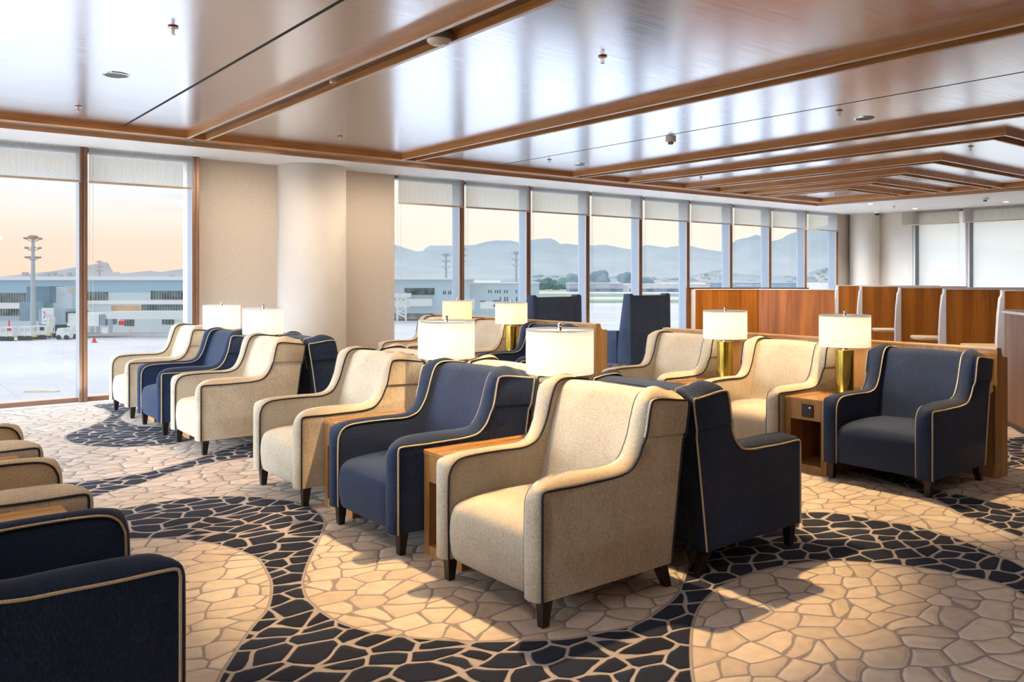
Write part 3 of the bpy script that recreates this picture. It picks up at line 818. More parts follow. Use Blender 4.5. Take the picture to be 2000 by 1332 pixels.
# domed fitting in the first beam channel and a small head further on
p = at_z(852, 62, ZC-.02)
r = thing('dome_light', (3.135, p.y, ZC-.012), 0, 'pale glossy domed light tucked inside the nearest beam channel', 'light')
m = MB(); m.lathe([(.085,0),(.088,-.05),(.084,-.062)], 36, close=False); m.build('collar', M['grey'], r, smooth=True)
m = MB(); m.lathe([(.084,-.060),(.080,-.075),(.065,-.088),(.035,-.096),(.001,-.098)], 36, close=False); m.build('dome', plain('glossy_dome', (.80,.68,.55), .08), r, smooth=True)
p = at_z(645, 150, ZC-.02)
r = thing('beam_sensor', (3.135, p.y, ZC-.012), 0, 'tiny pale sensor inside the nearest beam channel', 'sensor')
m = MB(); m.lathe([(.03,0),(.03,-.05),(.022,-.06)], 20); m.build('housing', M['paleplastic'], r, smooth=True)
m = MB(); m.lathe([(.012,-.06),(.012,-.072),(.006,-.076)], 14); m.build('eye', M['chrome'], r, smooth=True)
r = thing('security_camera', at_z(1713, 414, ZS), 0, 'dark dome security camera on the soffit by the corner column', 'camera')
m = MB(); m.lathe([(.07,0),(.072,-.03),(.06,-.034)], 24); m.build('mount', M['white'], r, smooth=True)
m = MB(); m.lathe([(.058,-.034),(.052,-.06),(.03,-.08),(.001,-.088)], 24, close=False); m.build('dome', M['socket'], r, smooth=True)
# ------------------------------------------------------------------ outside: apron, terminal, airfield, hills
GZ = -7.0
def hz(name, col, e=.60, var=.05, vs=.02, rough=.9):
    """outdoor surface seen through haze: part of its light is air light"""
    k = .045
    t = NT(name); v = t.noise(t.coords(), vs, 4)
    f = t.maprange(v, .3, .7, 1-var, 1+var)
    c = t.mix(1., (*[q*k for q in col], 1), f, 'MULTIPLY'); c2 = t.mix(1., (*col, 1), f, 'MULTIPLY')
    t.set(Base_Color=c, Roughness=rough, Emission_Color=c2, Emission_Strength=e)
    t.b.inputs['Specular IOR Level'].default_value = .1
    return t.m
def ext(d, mb=None):
    """frame on the ground at depth d: x runs along the view's right, y away, z up"""
    return Matrix.Translation(EYE + FWD*d) @ Matrix(((RGT.x, FWD.x, 0, 0), (RGT.y, FWD.y, 0, 0), (0, 0, 1, 0), (0, 0, 0, 1)))
def px(d, u): return (u-CX)*d/F
def pz(d, v): return (CY-v)*d/F
def ebox(m, d, u0, u1, v0, v1, dep, out=0.):
    """box whose near face spans pixels u0..u1, v0 (top)..v1 at depth d"""
    f = d-out
    return m.box(px(f,u0), px(f,u1), -out, dep, pz(f,v1), pz(f,v0))
def ething(name, d, label, cat, group=None, kind=None):
    o = thing(name, (0,0,0), 0, label, cat, group, kind); o.matrix_world = ext(d); return o
XM = {}
def X_(key, col, **k):
    if key not in XM: XM[key] = hz(key, col, **k)
    return XM[key]
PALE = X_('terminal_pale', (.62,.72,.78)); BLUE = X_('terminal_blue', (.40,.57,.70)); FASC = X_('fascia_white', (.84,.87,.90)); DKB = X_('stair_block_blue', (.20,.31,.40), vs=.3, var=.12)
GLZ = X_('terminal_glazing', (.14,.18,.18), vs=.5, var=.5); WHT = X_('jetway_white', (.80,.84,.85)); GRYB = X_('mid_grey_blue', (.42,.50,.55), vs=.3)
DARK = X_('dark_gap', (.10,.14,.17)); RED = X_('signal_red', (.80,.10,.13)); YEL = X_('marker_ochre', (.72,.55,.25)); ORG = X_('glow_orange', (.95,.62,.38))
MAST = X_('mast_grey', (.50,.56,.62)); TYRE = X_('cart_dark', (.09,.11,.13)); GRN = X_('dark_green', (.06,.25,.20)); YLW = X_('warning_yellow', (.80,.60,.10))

def apron():
    t = NT('apron_concrete'); c = t.coords()
    br = t.n('ShaderNodeTexBrick'); t.l(c, br.inputs['Vector'])
    br.inputs['Scale'].default_value = 1; br.inputs['Brick Width'].default_value = 9; br.inputs['Row Height'].default_value = 7; br.inputs['Mortar Size'].default_value = .05; br.offset = 0
    br.inputs['Color1'].default_value = (.132,.120,.113,1); br.inputs['Color2'].default_value = (.141,.128,.120,1); br.inputs['Mortar'].default_value = (.106,.098,.095,1)
    n = t.noise(c, .06, 5, .6); n2 = t.noise(c, .5, 3)
    g = t.math('ADD', t.maprange(n, .3, .7, .80, 1.04), t.math('MULTIPLY', n2, .10))
    t.set(Base_Color=t.mix(1., br.outputs['Color'], g, 'MULTIPLY'), Roughness=.75)
    t.b.inputs['Specular IOR Level'].default_value = .2
    return t.m
m = MB(); S = 9000
m.add([(-S,12.2,GZ),(S,12.2,GZ),(S,S*1.6,GZ),(-S,S*1.6,GZ)], [(0,1,2,3)]); m.add([(-S,-S,GZ),(-5.6,-S,GZ),(-5.6,12.2,GZ),(-S,12.2,GZ)], [(0,1,2,3)]); m.add([(20.4,-S,GZ),(S,-S,GZ),(S,12.2,GZ),(20.4,12.2,GZ)], [(0,1,2,3)])
struct('apron_ground', m, apron())
m = MB(); m.add([(-60,12.2,GZ+.03),(90,12.2,GZ+.03),(90,46,GZ+.03),(-60,46,GZ+.03)], [(0,1,2,3)])  # unseen bright strip added to lift the ceiling reflection and soffit light
struct('apron_bounce_strip', m, plain('bounce_strip_pale', (.26,.262,.27), .8, var=.04, vs=.3))

def label_text(txt, size, mat, parent, loc, name='lettering', sx=1, bold=.0):
    c = bpy.data.curves.new(name, 'FONT'); c.body = txt; c.size = size; c.extrude = .02; c.align_x = 'CENTER'; c.align_y = 'CENTER'; c.offset = bold
    tmp = bpy.data.objects.new(name, c); me = bpy.data.meshes.new_from_object(tmp)
    bpy.data.objects.remove(tmp); me.materials.clear(); me.materials.append(mat)
    me.transform(Matrix.Rotation(R(90), 4, 'X') @ Matrix.Diagonal((sx, 1, 1, 1)))
    o = bpy.data.objects.new(name, me); COL.objects.link(o); o.parent = parent; o.location = loc; return o

# --- terminal seen through the left glazing
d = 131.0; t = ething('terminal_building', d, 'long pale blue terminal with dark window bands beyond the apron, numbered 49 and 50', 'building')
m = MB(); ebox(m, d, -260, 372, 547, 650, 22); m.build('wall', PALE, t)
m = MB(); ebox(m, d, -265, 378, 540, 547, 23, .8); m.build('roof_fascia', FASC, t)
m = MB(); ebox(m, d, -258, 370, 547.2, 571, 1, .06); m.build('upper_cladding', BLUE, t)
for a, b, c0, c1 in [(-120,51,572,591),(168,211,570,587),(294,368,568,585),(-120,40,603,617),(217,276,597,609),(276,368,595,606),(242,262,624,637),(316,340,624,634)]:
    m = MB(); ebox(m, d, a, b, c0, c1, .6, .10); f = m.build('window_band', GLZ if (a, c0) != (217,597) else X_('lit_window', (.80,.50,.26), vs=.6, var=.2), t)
    m = MB(); n = max(3, int((b-a)/5))
    for k in range(n+1): ebox(m, d, a+(b-a)*k/n-.25, a+(b-a)*k/n+.25, c0, c1, .1, .16)
    m.build('mullions', MAST, f)
m = MB(); ebox(m, d, -120, 40, 592, 603, .6, .5); ebox(m, d, 168, 370, 587, 594, .6, .5); m.build('ledge', FASC, t)
m = MB(); ebox(m, d, -120, 40, 617, 625, .6, .3); m.build('lower_ledge', GRYB, t)
m = MB(); ebox(m, d, 52, 97, 559.5, 592, 8, 4); w = m.build('stair_block', DKB, t)
m = MB(); [ebox(m, d-4, u, u+3.2, 579, 590, .1, .12) for u in (73.5, 80.5, 91)]; m.build('slot_window', GLZ, w)
m = MB(); ebox(m, d, 38, 84, 590, 627, 8, 5); m.build('lower_block', X_('lower_block_blue', (.26,.37,.45), vs=.3, var=.15), t)
m = MB(); ebox(m, d, 96, 140, 560, 604, 5, 2.2); m.build('pale_block', X_('pale_block', (.56,.69,.78)), t)
m = MB(); ebox(m, d, 75, 128, 604, 634, 7, 6); m.build('gate_block', X_('gate_block_blue', (.40,.53,.62), vs=.3, var=.12), t)
m = MB(); ebox(m, d, 76, 126, 634, 648, 5, 3); m.build('undercroft', DARK, t)
label_text('50', 1.25, YEL, t, (px(d-2.3,138.8), -2.3, pz(d-2.3,566.3)), 'gate_number')
label_text('49', .85, X_('faded_ochre', (.74,.62,.45)), t, (px(d-2.3,120), -2.3, pz(d-2.3,575)), 'gate_number')
# hoarding with a red and blue curl
d2 = 122.5; t = ething('hoarding', d2, 'white advertising hoarding with a red and blue curl and pink lettering on the gate block', 'sign')
m = MB(); ebox(m, d2, 81.5, 104, 601.5, 633.5, .2); m.build('board', X_('board_white', (.82,.87,.92)), t)
def curl(pts, wid, mat, nm):
    m = MB(); vs = []; n = len(pts)
    for i, (u, v) in enumerate(pts):
        w = wid*(.35+.65*math.sin(math.pi*min(1, (i+.6)/n)))
        vs += [(px(d2,u-w), -.03, pz(d2,v)), (px(d2,u+w), -.03, pz(d2,v))]
    m.add(vs, [(2*i, 2*i+1, 2*i+3, 2*i+2) for i in range(n-1)]); return m.build(nm, mat, t)
curl([(84.2,610.2),(85.6,608.6),(87,609.5),(87.6,611.5),(87.9,614)], 1.15, RED, 'logo_curl')
curl([(87.9,614),(87.8,616.5),(87.0,619),(86.0,621),(85.2,622.5)], .9, X_('logo_blue', (.16,.26,.38)), 'logo_tail')
label_text('TOTAL', .36, X_('logo_pink', (.85,.45,.58)), t, (px(d2,96.6), -.04, pz(d2,617.8)), sx=.95)
m = MB(); [m.box(px(d2,a_), px(d2,b_), -.03, 0, pz(d2,v_+.5), pz(d2,v_-.5)) for a_, b_, v_ in ((90.3,91.8,613.6),(92.8,95.2,614.2))]; m.build('small_mark', X_('logo_pink', (.85,.45,.58)), t)
m = MB(); m.box(px(d2,84), px(d2,102), -.02, 0, pz(d2,627.5), pz(d2,626.3)); m.build('small_print', GRYB, t)

def mast(u, vb, vt, d, label, head=1., group='apron floodlight masts', hazec=None):
    mt = hazec or MAST
    t = ething('floodlight_mast', d, label, 'floodlight mast', group); x = px(d,u); zb = pz(d,vb); zt = pz(d,vt)
    m = MB(); m.lathe([(.42*head, zb), (.20*head, zt)], 10, Matrix.Translation((x,0,0))); m.build('pole', mt, t, smooth=True)
    hh = head*1.35
    for k, w in enumerate((.9, .8, .72)):
        m = MB(); z0 = zt-hh*(k+.15)
        for a in range(6):
            q = (a+.3*k)*math.pi/3; ex = x+.80*hh*w*math.cos(q); ey = 1.1*hh*w*math.sin(q)
            m.tube([(x,0,z0-.35*hh),(ex,ey,z0)], .04*head, 5); m.box(ex-.15*head, ex+.15*head, ey-.15, ey+.15, z0-.05*head, z0+.20*head)
        m.build('lamp_ring', X_('mast_lamps', (.42,.38,.37)) if not hazec else hazec, t)
    m = MB(); m.lathe([(.5*head, zt-.25), (.75*head, zt+.15), (.3*head, zt+.35)], 12, Matrix.Translation((x,0,0))); m.build('cap', X_('mast_cap', (.55,.36,.28)) if not hazec else hazec, t)
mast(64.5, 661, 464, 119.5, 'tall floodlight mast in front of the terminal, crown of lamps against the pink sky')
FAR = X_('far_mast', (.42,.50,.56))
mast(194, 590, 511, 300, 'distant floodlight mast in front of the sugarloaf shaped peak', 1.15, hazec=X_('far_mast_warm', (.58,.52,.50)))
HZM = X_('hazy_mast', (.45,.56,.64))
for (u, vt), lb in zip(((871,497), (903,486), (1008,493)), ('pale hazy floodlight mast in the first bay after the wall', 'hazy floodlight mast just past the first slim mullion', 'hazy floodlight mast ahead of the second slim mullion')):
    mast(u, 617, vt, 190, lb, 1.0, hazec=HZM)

# ground service equipment in a line
def cart(u, d, lab, w=25):
    t = ething('baggage_cart', d, lab, 'baggage cart', 'ground equipment on the apron'); z0 = -8.5; x = px(d,u); L = w*d/F
    m = MB(); m.box(x-L/2, x+L/2, 0, 1.6, z0+.42, z0+.62); m.build('deck', YLW, t)
    m = MB(); m.box(x-L/2+.1, x+L/2-.1, .05, 1.5, z0+.62, z0+1.15); m.box(x-L/2, x+L/2, 0, 1.6, z0+1.75, z0+1.9); m.box(x-L*.5, x-L*.42, 0, .1, z0+.6, z0+1.8); m.box(x+L*.42, x+L*.5, 0, .1, z0+.6, z0+1.8); m.box(x-.05, x+.05, 0, .1, z0+.6, z0+1.8)
    m.build('canopy', WHT, t)
    for k in (-.38, -.15, .15, .38):
        m = MB(); m.lathe([(.05,-.12),(.33,-.12),(.33,.12),(.05,.12)], 12, Matrix.Translation((x+k*L,.1,z0+.33)) @ Matrix.Rotation(R(90),4,'X')); m.build('wheel', TYRE, t)
cart(12, 114, 'white canopied baggage cart at the outer end of the line on the apron')
cart(48, 115, 'white canopied baggage cart standing left of the mast foot'.replace('left of', 'before'))
cart(76, 117, 'white canopied baggage cart just past the mast foot')
t = ething('mobile_stairs', 120, 'white mobile boarding stairs parked beside the baggage carts', 'stairs', 'ground equipment on the apron')
m = MB(); d = 120.; z0 = -8.5
m.prism([(px(d,86), z0+.6), (px(d,94), z0+2.9), (px(d,97), z0+2.9), (px(d,97), z0+2.3), (px(d,90), z0+.5)], 0, 1.5, 'y'); m.build('flight', WHT, t)
m = MB(); m.tube([(px(d,94), .2, z0+.5), (px(d,105), .2, z0+2.9), (px(d,105), .2, z0+.5), (px(d,95), .2, z0+2.6)], .1, 5); m.tube([(px(d,98), .2, z0+2.9),(px(d,105), .2, z0+2.9)], .1, 5); m.build('frame', WHT, t)
m = MB(); m.box(px(d,93), px(d,108), 0, 1.6, z0+.35, z0+.6); m.build('chassis', GRYB, t)
for u in (96, 107):
    m = MB(); m.lathe([(.05,-.15),(.36,-.15),(.36,.15),(.05,.15)], 12, Matrix.Translation((px(d,u),.1,z0+.36)) @ Matrix.Rotation(R(90),4,'X')); m.build('wheel', TYRE, t)
for u, lab in ((122, 'small white tow tractor beyond the mobile stairs'), (139, 'small white tow tractor parked against the jet bridge column')):
    dd = 116.5 if u < 130 else 118.5; t = ething('tow_tractor', dd, lab, 'tractor', 'ground equipment on the apron'); x = px(dd, u)
    m = MB(); m.prism([(x-.9,z0+.35),(x+.9,z0+.35),(x+.9,z0+.9),(x+.25,z0+1.0),(x+.1,z0+1.6),(x-.7,z0+1.6),(x-.9,z0+1.0)], 0, 1.2, 'y'); m.build('body', WHT, t)
    for k in (-.55, .55):
        m = MB(); m.lathe([(.05,-.12),(.34,-.12),(.34,.12),(.05,.12)], 12, Matrix.Translation((x+k,.05,z0+.34)) @ Matrix.Rotation(R(90),4,'X')); m.build('wheel', TYRE, t)
# jet bridge by the mullion
d = 120.; t = ething('jet_bridge', d, 'white jet bridge with grey bellows crossing behind the brown mullion', 'jet bridge')
m = MB(); ebox(m, d, 131, 194, 612, 637, 4); m.build('cabin', WHT, t)
m = MB(); ebox(m, d, 193, 205, 615, 636, 3.5, .2); b = m.build('bellows', X_('bellows_blue', (.20,.30,.38)), t)
m = MB(); [ebox(m, d, u, u+1, 615, 636, .2, .4) for u in (195.5, 199, 202.5)]; m.build('folds', MAST, b)
m = MB(); ebox(m, d, 128, 150, 609, 611.5, 3, .3); ebox(m, d, 128, 131, 609, 630, 3, .2); m.build('hood', DARK, t)
m = MB(); ebox(m, d, 137, 146, 637, 664, 2); m.build('lift_column', WHT, t)
m = MB(); ebox(m, d, 205, 372, 609, 623, 3); m.build('gangway', X_('gangway_white', (.74,.80,.82)), t)
m = MB(); ebox(m, d, 211, 213.5, 623, 651, 1); ebox(m, d, 175, 176.5, 637, 651, 1); ebox(m, d, 187, 188.5, 637, 651, 1); m.build('support_legs', MAST, t)
m = MB(); ebox(m, d, 199, 210, 640, 651, 2); m.build('motor_unit', WHT, t)
for u, v, lb in ((17, 638, 'red hanging sign left of the mast'.replace('left of', 'outside'), ), (237, 627, 'red hanging sign under the white gangway')):
    t = ething('hanging_sign', 125, lb, 'sign', 'red hanging signs at the terminal'); m = MB(); ebox(m, 125., u-5.5, u+5.5, v, v+8, .3); m.build('panel', RED, t)
    m = MB(); ebox(m, 125., u-.5, u+.5, v-12, v, .2); m.build('hanger', RED, t)
for u, v, mt, lb in ((184, 669, RED, 'red traffic cone on the open apron'), (254.5, 652, X_('pink_cone', (.80,.50,.52)), 'pale red traffic cone near the terminal foot')):
    d = 8.5*F/(v-CY); t = ething('traffic_cone', d, lb, 'cone', 'traffic cones'); x = px(d, u)
    m = MB(); m.lathe([(.30,-8.5+.06),(.05,-8.5+.75)], 12, Matrix.Translation((x,0,0))); m.box(x-.34,x+.34,-.34,.34,-8.5,-8.44); m.build('cone', mt, t)
m = MB(); p = at_z(82, 765, GZ); m.box(-1.2, 1.2, -.35, .35, GZ+.01, GZ+.04, ext(0).inverted() if False else Matrix.Translation((p.x, p.y, 0)) @ Matrix.Rotation(-AZ, 4, 'Z'))
o = m.build('manhole_marking', X_('paint_yellow', (.75,.66,.36), vs=1.5, var=.3)); tag(o, 'worn yellow painted marking on the apron close to the glass', 'marking')

# --- second terminal seen past the column
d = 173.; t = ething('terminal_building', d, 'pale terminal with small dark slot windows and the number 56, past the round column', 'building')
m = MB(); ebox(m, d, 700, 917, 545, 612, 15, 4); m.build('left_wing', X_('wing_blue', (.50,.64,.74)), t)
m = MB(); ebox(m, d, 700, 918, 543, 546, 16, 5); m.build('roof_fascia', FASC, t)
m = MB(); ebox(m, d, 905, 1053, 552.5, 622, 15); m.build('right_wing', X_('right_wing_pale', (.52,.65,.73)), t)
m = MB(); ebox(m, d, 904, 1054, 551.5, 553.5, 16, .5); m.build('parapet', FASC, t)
m = MB(); ebox(m, d, 700, 905, 612, 624, 10); m.build('undercroft', X_('undercroft_warm', (.30,.30,.29), vs=.4, var=.4), t)
m = MB(); ebox(m, d, 790, 848.5, 562.5, 576, .5, 4.2); m.build('window_band', GLZ, t)
m = MB(); ebox(m, d, 700, 802, 573, 581, 2, 6); ebox(m, d, 790, 843, 584, 598, 2, 6); ebox(m, d, 700, 800, 588, 600, 2, 6); m.build('balcony', X_('balcony_white', (.74,.80,.82)), t)
m = MB(); ebox(m, d, 802, 845, 576.5, 584, 1, 4.6); m.build('balcony_recess', GRYB, t)
for (u0, v0, v1) in [(865,568,575),(868.5,568,575),(875.2,568,575),(878.8,568,575),(903,568,575),(953.5,566.5,572.5),(958,566.5,572.5),(966.5,566.5,572.5),(971,566.5,572.5),(975.7,566.5,572.5),(984.5,566.5,572.5),(989.2,566.5,572.5),(1007.5,566.5,572.5),(976,580,588.5),(985,580,588.5),(989.7,580,588.5),(1008,580,588.5)]:
    m = MB(); ebox(m, d, u0, u0+2.1, v0, v1, .2, .15 if u0 > 904 else 4.15); m.build('slot_window', DARK, t)
label_text('56', 1.15, X_('number_grey', (.58,.57,.48)), t, (px(d,936.5), -.2, pz(d,558.5)), 'gate_number')
label_text('55', .55, X_('number_grey', (.58,.57,.48)), t, (px(d,928), -.2, pz(d,563.3)), 'gate_number')
label_text('57', .55, X_('number_grey', (.58,.57,.48)), t, (px(d,945), -.2, pz(d,563.3)), 'gate_number')
d = 160.; t = ething('outdoor_staircase', d, 'white zigzag steel staircase at the foot of the terminal beside the pier', 'stairs')
for k, (a, b) in enumerate([((775,592),(792,578)), ((775,592),(793,600)), ((775,612),(793,600)), ((775,612),(792,620))]):
    m = MB(); (ua, va), (ub, vb) = a, b
    for yy in (0, 1.2): m.tube([(px(d,ua), yy, pz(d,va)), (px(d,ub), yy, pz(d,vb))], .12, 5); m.tube([(px(d,ua), yy, pz(d,va-6)), (px(d,ub), yy, pz(d,vb-6))], .06, 5)
    m.build('flight', WHT, t)
m = MB(); [m.tube([(px(d,u), yy, pz(d,627)), (px(d,u), yy, pz(d,576))], .10, 5) for u in (775, 792) for yy in (0, 1.2)]; m.build('post', WHT, t)
d = 150.; t = ething('jet_bridge', d, 'white jet bridge with a small round emblem, between two amber and cream lamp shades', 'jet bridge')
m = MB(); ebox(m, d, 938, 990, 591, 603, 4); m.build('cabin', WHT, t)
m = MB(); ebox(m, d, 937, 947, 588, 589.5, 3, .3); ebox(m, d, 962, 975, 587, 588.5, 3, .3); m.build('hood', DARK, t)
m = MB(); m.lathe([(.01,0),(.28,0),(.28,.05)], 16, Matrix.Translation((px(d,966), -.06, pz(d,597))) @ Matrix.Rotation(R(90),4,'X')); m.build('emblem', X_('emblem_mauve', (.30,.22,.40)), t)
m = MB(); [ebox(m, d, u, u+2, 603, 622, 1) for u in (944, 956, 968, 980)]; ebox(m, d, 946, 984, 610, 612, 1); m.build('support_legs', MAST, t)
t = ething('hoarding', 158, 'pale advertising hoarding beside the amber lamp shade', 'sign'); m = MB(); ebox(m, 158., 903, 927, 584, 606, .3); m.build('board', X_('board_pale', (.68,.76,.84)), t)
m = MB(); ebox(m, 158., 914, 924, 592, 594, .1, .02); m.build('lettering', X_('logo_pale', (.62,.58,.72)), t)
t = ething('hoarding', 140, 'narrow white banner with a red and blue badge beside the tall chair back', 'sign'); m = MB(); ebox(m, 140., 1036, 1045, 581, 602, .3); m.build('board', X_('board_white', (.82,.87,.92)), t)
m = MB(); m.lathe([(.01,0),(.22,0),(.22,.05)], 16, Matrix.Translation((px(140.,1040.5), -.06, pz(140.,587.5))) @ Matrix.Rotation(R(90),4,'X')); m.build('emblem', X_('emblem_blue', (.35,.45,.70)), t)
m = MB(); ebox(m, 140., 1039, 1042.5, 583.5, 586.5, .1, .1); m.build('crest', RED, t)

# --- airfield to the right
for i, (v0, v1, col) in enumerate([(573.5,579.5,(.40,.52,.36)), (585.5,592,(.36,.50,.33)), (565,570,(.62,.62,.50))]):
    y0 = 8.5*F/(v1-CY); y1 = 8.5*F/(v0-CY)
    m = MB(); Mx = ext(0)
    m.add([(-60 if i < 2 else -100, y0, -8.48), (600, y0, -8.48), (900, y1, -8.48), (-60, y1, -8.48)], [(0,1,2,3)], Mx)
    tag(m.build('lawn', X_('turf_%d' % i, col, vs=.05, var=.15)), kind='structure')
def shed(name, d, u0, u1, vt, vb, mat, lab, cat='hangar', dep=40, roof=None, dark=True):
    t = ething(name, d, lab, cat); m = MB(); vm = vt+(vb-vt)*.62
    ebox(m, d, u0, u1, vt, vm, dep); m.build('wall', mat, t)
    m = MB(); ebox(m, d, u0, u1, vm, vb, dep-2, -1); m.build('doors', X_('hangar_doors', (.30,.38,.47), vs=.15, var=.35), t)
    m = MB(); ebox(m, d, u0-1, u1+1, vt-.8, vt+.3, dep+1, .8); m.build('roof_edge', roof or FASC, t); return t
t = shed('hangar', 545., 1113, 1217, 553.5, 570, X_('hangar_lilac', (.50,.56,.66)), 'wide lilac grey airline hangar with white lettering beyond the grass')
label_text('VARIG', 2.2, FASC, t, (px(545.,1178), -.4, pz(545.,558.3)), sx=1.35)
m = MB(); m.prism([(px(545.,1202), pz(545.,556)), (px(545.,1207), pz(545.,556)), (px(545.,1205), pz(545.,561)), (px(545.,1200), pz(545.,561))], -.4, -.2, 'y'); m.build('logo', X_('logo_faint', (.40,.46,.58)), t)
d = 540.; t = ething('hangar', d, 'long white hangar with scalloped roof under the arch', 'hangar')
m = MB(); poly = [(px(d,1228), pz(d,572)), (px(d,1228), pz(d,556))]
for k in range(6):
    for s in range(5): poly.append((px(d,1228+17*(k+s/5)), pz(d,556-2.2*math.sin(math.pi*s/5))))
poly += [(px(d,1330), pz(d,556)), (px(d,1330), pz(d,572))]
m.prism(poly, 0, 40, 'y'); m.build('shell', X_('hangar_white', (.74,.78,.80)), t)
m = MB(); ebox(m, d, 1229, 1329, 563.5, 572, 1, .5); m.build('doors', X_('hangar_doors', (.30,.38,.47), vs=.15, var=.35), t)
t = shed('cargo_terminal', 620., 1402, 1575, 552, 576, X_('cargo_blue', (.34,.52,.72)), 'blue cargo terminal with white lettering seen above the teak screen', 'building')
label_text('TERMINAL DE C', 2.6, FASC, t, (px(620.,1462.5), -.4, pz(620.,557.3)), sx=1.22, bold=.03)
t = shed('hangar', 640., 1343, 1387, 555.5, 574, X_('hangar_white', (.74,.78,.80)), 'small white hangar with toothed roof edge above the teak screen')
t = ething('arch_bridge', 1300, 'thin white arch rising over the long white hangar', 'bridge')
m = MB(); m.tube([(px(1300.,1240+44*k/16), 0, pz(1300., 556-20.5*math.sin(math.pi*(k/16*.80+.20)))) for k in range(17)], .55, 6); m.build('arch', FASC, t, smooth=True)
m = MB(); ebox(m, 1300., 1280, 1288, 547, 554, 4); m.build('abutment', FASC, t)
TREE = X_('tree_green', (.16,.28,.27), vs=.08, var=.4); TRNK = X_('tree_trunk', (.14,.16,.16))
for k, (u, v, r) in enumerate([(1058,558,6.5),(1066,556.5,8),(1078,557,8),(1089,561,4),(1101,557,7),(1111,556,8),(1124,548,7.5),(1172,546,11),(1228,548,9),(1268,551,7)]):
    d = 640.+30*(k % 3); x = px(d,u); z = pz(d,v); t = ething('tree', d, ['dark green tree at the airfield edge, first of the clump past the pale wing', 'second dark green tree of the airfield clump, the broadest', 'third dark green tree of the airfield clump', 'low dark green tree in the gap of the airfield clump',
        'dark green tree of the airfield clump, second from the lilac hangar', 'dark green tree touching the lilac hangar end', 'hazy tree rising behind the end of the lilac hangar', 'big hazy round tree above the middle of the lilac hangar', 'hazy tree between the lilac hangar and the arch', 'hazy tree under the white arch'][k], 'tree', 'trees on the airfield')
    m = MB()
    for q in range(9): m.ball((x+random.uniform(-.7,.7)*r, random.uniform(-.5,.5)*r, z+random.uniform(-.35,.4)*r), r*random.uniform(.35,.55), sq=(1,1,.85))
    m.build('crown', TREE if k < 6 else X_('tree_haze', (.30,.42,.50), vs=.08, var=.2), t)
    m = MB(); m.lathe([(.5, -8.5), (.4, z)], 8, Matrix.Translation((x,0,0))); m.build('trunk', TRNK, t)

# --- hills, built as ridged slopes
def ridge(name, pts, d, base, mat, dep=.25):
    m = MB(); vs = []; P_ = []
    for i in range(len(pts)-1):
        (u0, v0), (u1, v1) = pts[i], pts[i+1]; n = max(2, int((u1-u0)/6))
        for s in range(n):
            q = s/n; P_.append((u0+(u1-u0)*q, v0+(v1-v0)*q+random.uniform(-.5,.5)))
    P_.append(pts[-1]); n = len(P_)
    for u, v in P_:
        for f, (h, dd) in enumerate(((0., 1-dep), (.45, 1-dep*.45), (1., 1.))):
            D = d*dd; zz = GZ+ (pz(d, v)+H-GZ)*h
            vs.append(tuple(ext(0) @ Vector((px(d,u)*1.0, D, zz-H))))
    for i in range(n-1):
        for f in range(2): vs_ = i*3+f; m.f.append((vs_, vs_+3, vs_+4, vs_+1))
    m.v = vs
    return tag(m.build(name, mat, smooth=True, angle=60), kind='structure')
def hillmat(name, c0, c1, top):  # haze put into the colour: paler low down, partly glowing
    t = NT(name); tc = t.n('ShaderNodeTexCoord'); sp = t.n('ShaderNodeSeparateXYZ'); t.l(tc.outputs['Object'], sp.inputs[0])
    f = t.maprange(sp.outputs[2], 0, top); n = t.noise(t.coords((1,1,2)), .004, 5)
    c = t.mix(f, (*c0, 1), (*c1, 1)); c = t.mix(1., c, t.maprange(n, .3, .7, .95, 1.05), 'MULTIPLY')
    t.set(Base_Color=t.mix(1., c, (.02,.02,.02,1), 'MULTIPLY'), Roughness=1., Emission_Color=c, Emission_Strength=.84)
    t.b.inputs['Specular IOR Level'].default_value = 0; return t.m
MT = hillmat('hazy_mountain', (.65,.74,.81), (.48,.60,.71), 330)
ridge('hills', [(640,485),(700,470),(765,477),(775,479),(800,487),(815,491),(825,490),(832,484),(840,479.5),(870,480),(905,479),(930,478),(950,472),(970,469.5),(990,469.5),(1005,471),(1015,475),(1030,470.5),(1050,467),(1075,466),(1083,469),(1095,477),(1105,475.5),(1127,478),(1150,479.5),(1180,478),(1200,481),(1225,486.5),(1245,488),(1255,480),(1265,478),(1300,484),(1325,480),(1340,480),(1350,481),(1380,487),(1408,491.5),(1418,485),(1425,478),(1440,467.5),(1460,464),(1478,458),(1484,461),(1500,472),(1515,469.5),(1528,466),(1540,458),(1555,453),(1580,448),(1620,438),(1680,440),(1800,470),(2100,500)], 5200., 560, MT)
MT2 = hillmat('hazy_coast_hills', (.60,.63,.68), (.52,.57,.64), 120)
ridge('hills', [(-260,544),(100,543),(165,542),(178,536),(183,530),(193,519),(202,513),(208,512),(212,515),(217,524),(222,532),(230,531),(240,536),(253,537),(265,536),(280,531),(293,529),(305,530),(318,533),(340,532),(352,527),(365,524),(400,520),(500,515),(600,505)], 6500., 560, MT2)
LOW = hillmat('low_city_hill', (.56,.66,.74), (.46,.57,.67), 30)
ridge('hills', [(980,546),(1020,541),(1060,538),(1130,537),(1200,540),(1330,543),(1350,538),(1370,534),(1390,530),(1408,527),(1430,533),(1480,538),(1500,540),(1530,537),(1560,540),(1585,530),(1610,523),(1650,519),(1720,530)], 2300., 560, LOW, .2)
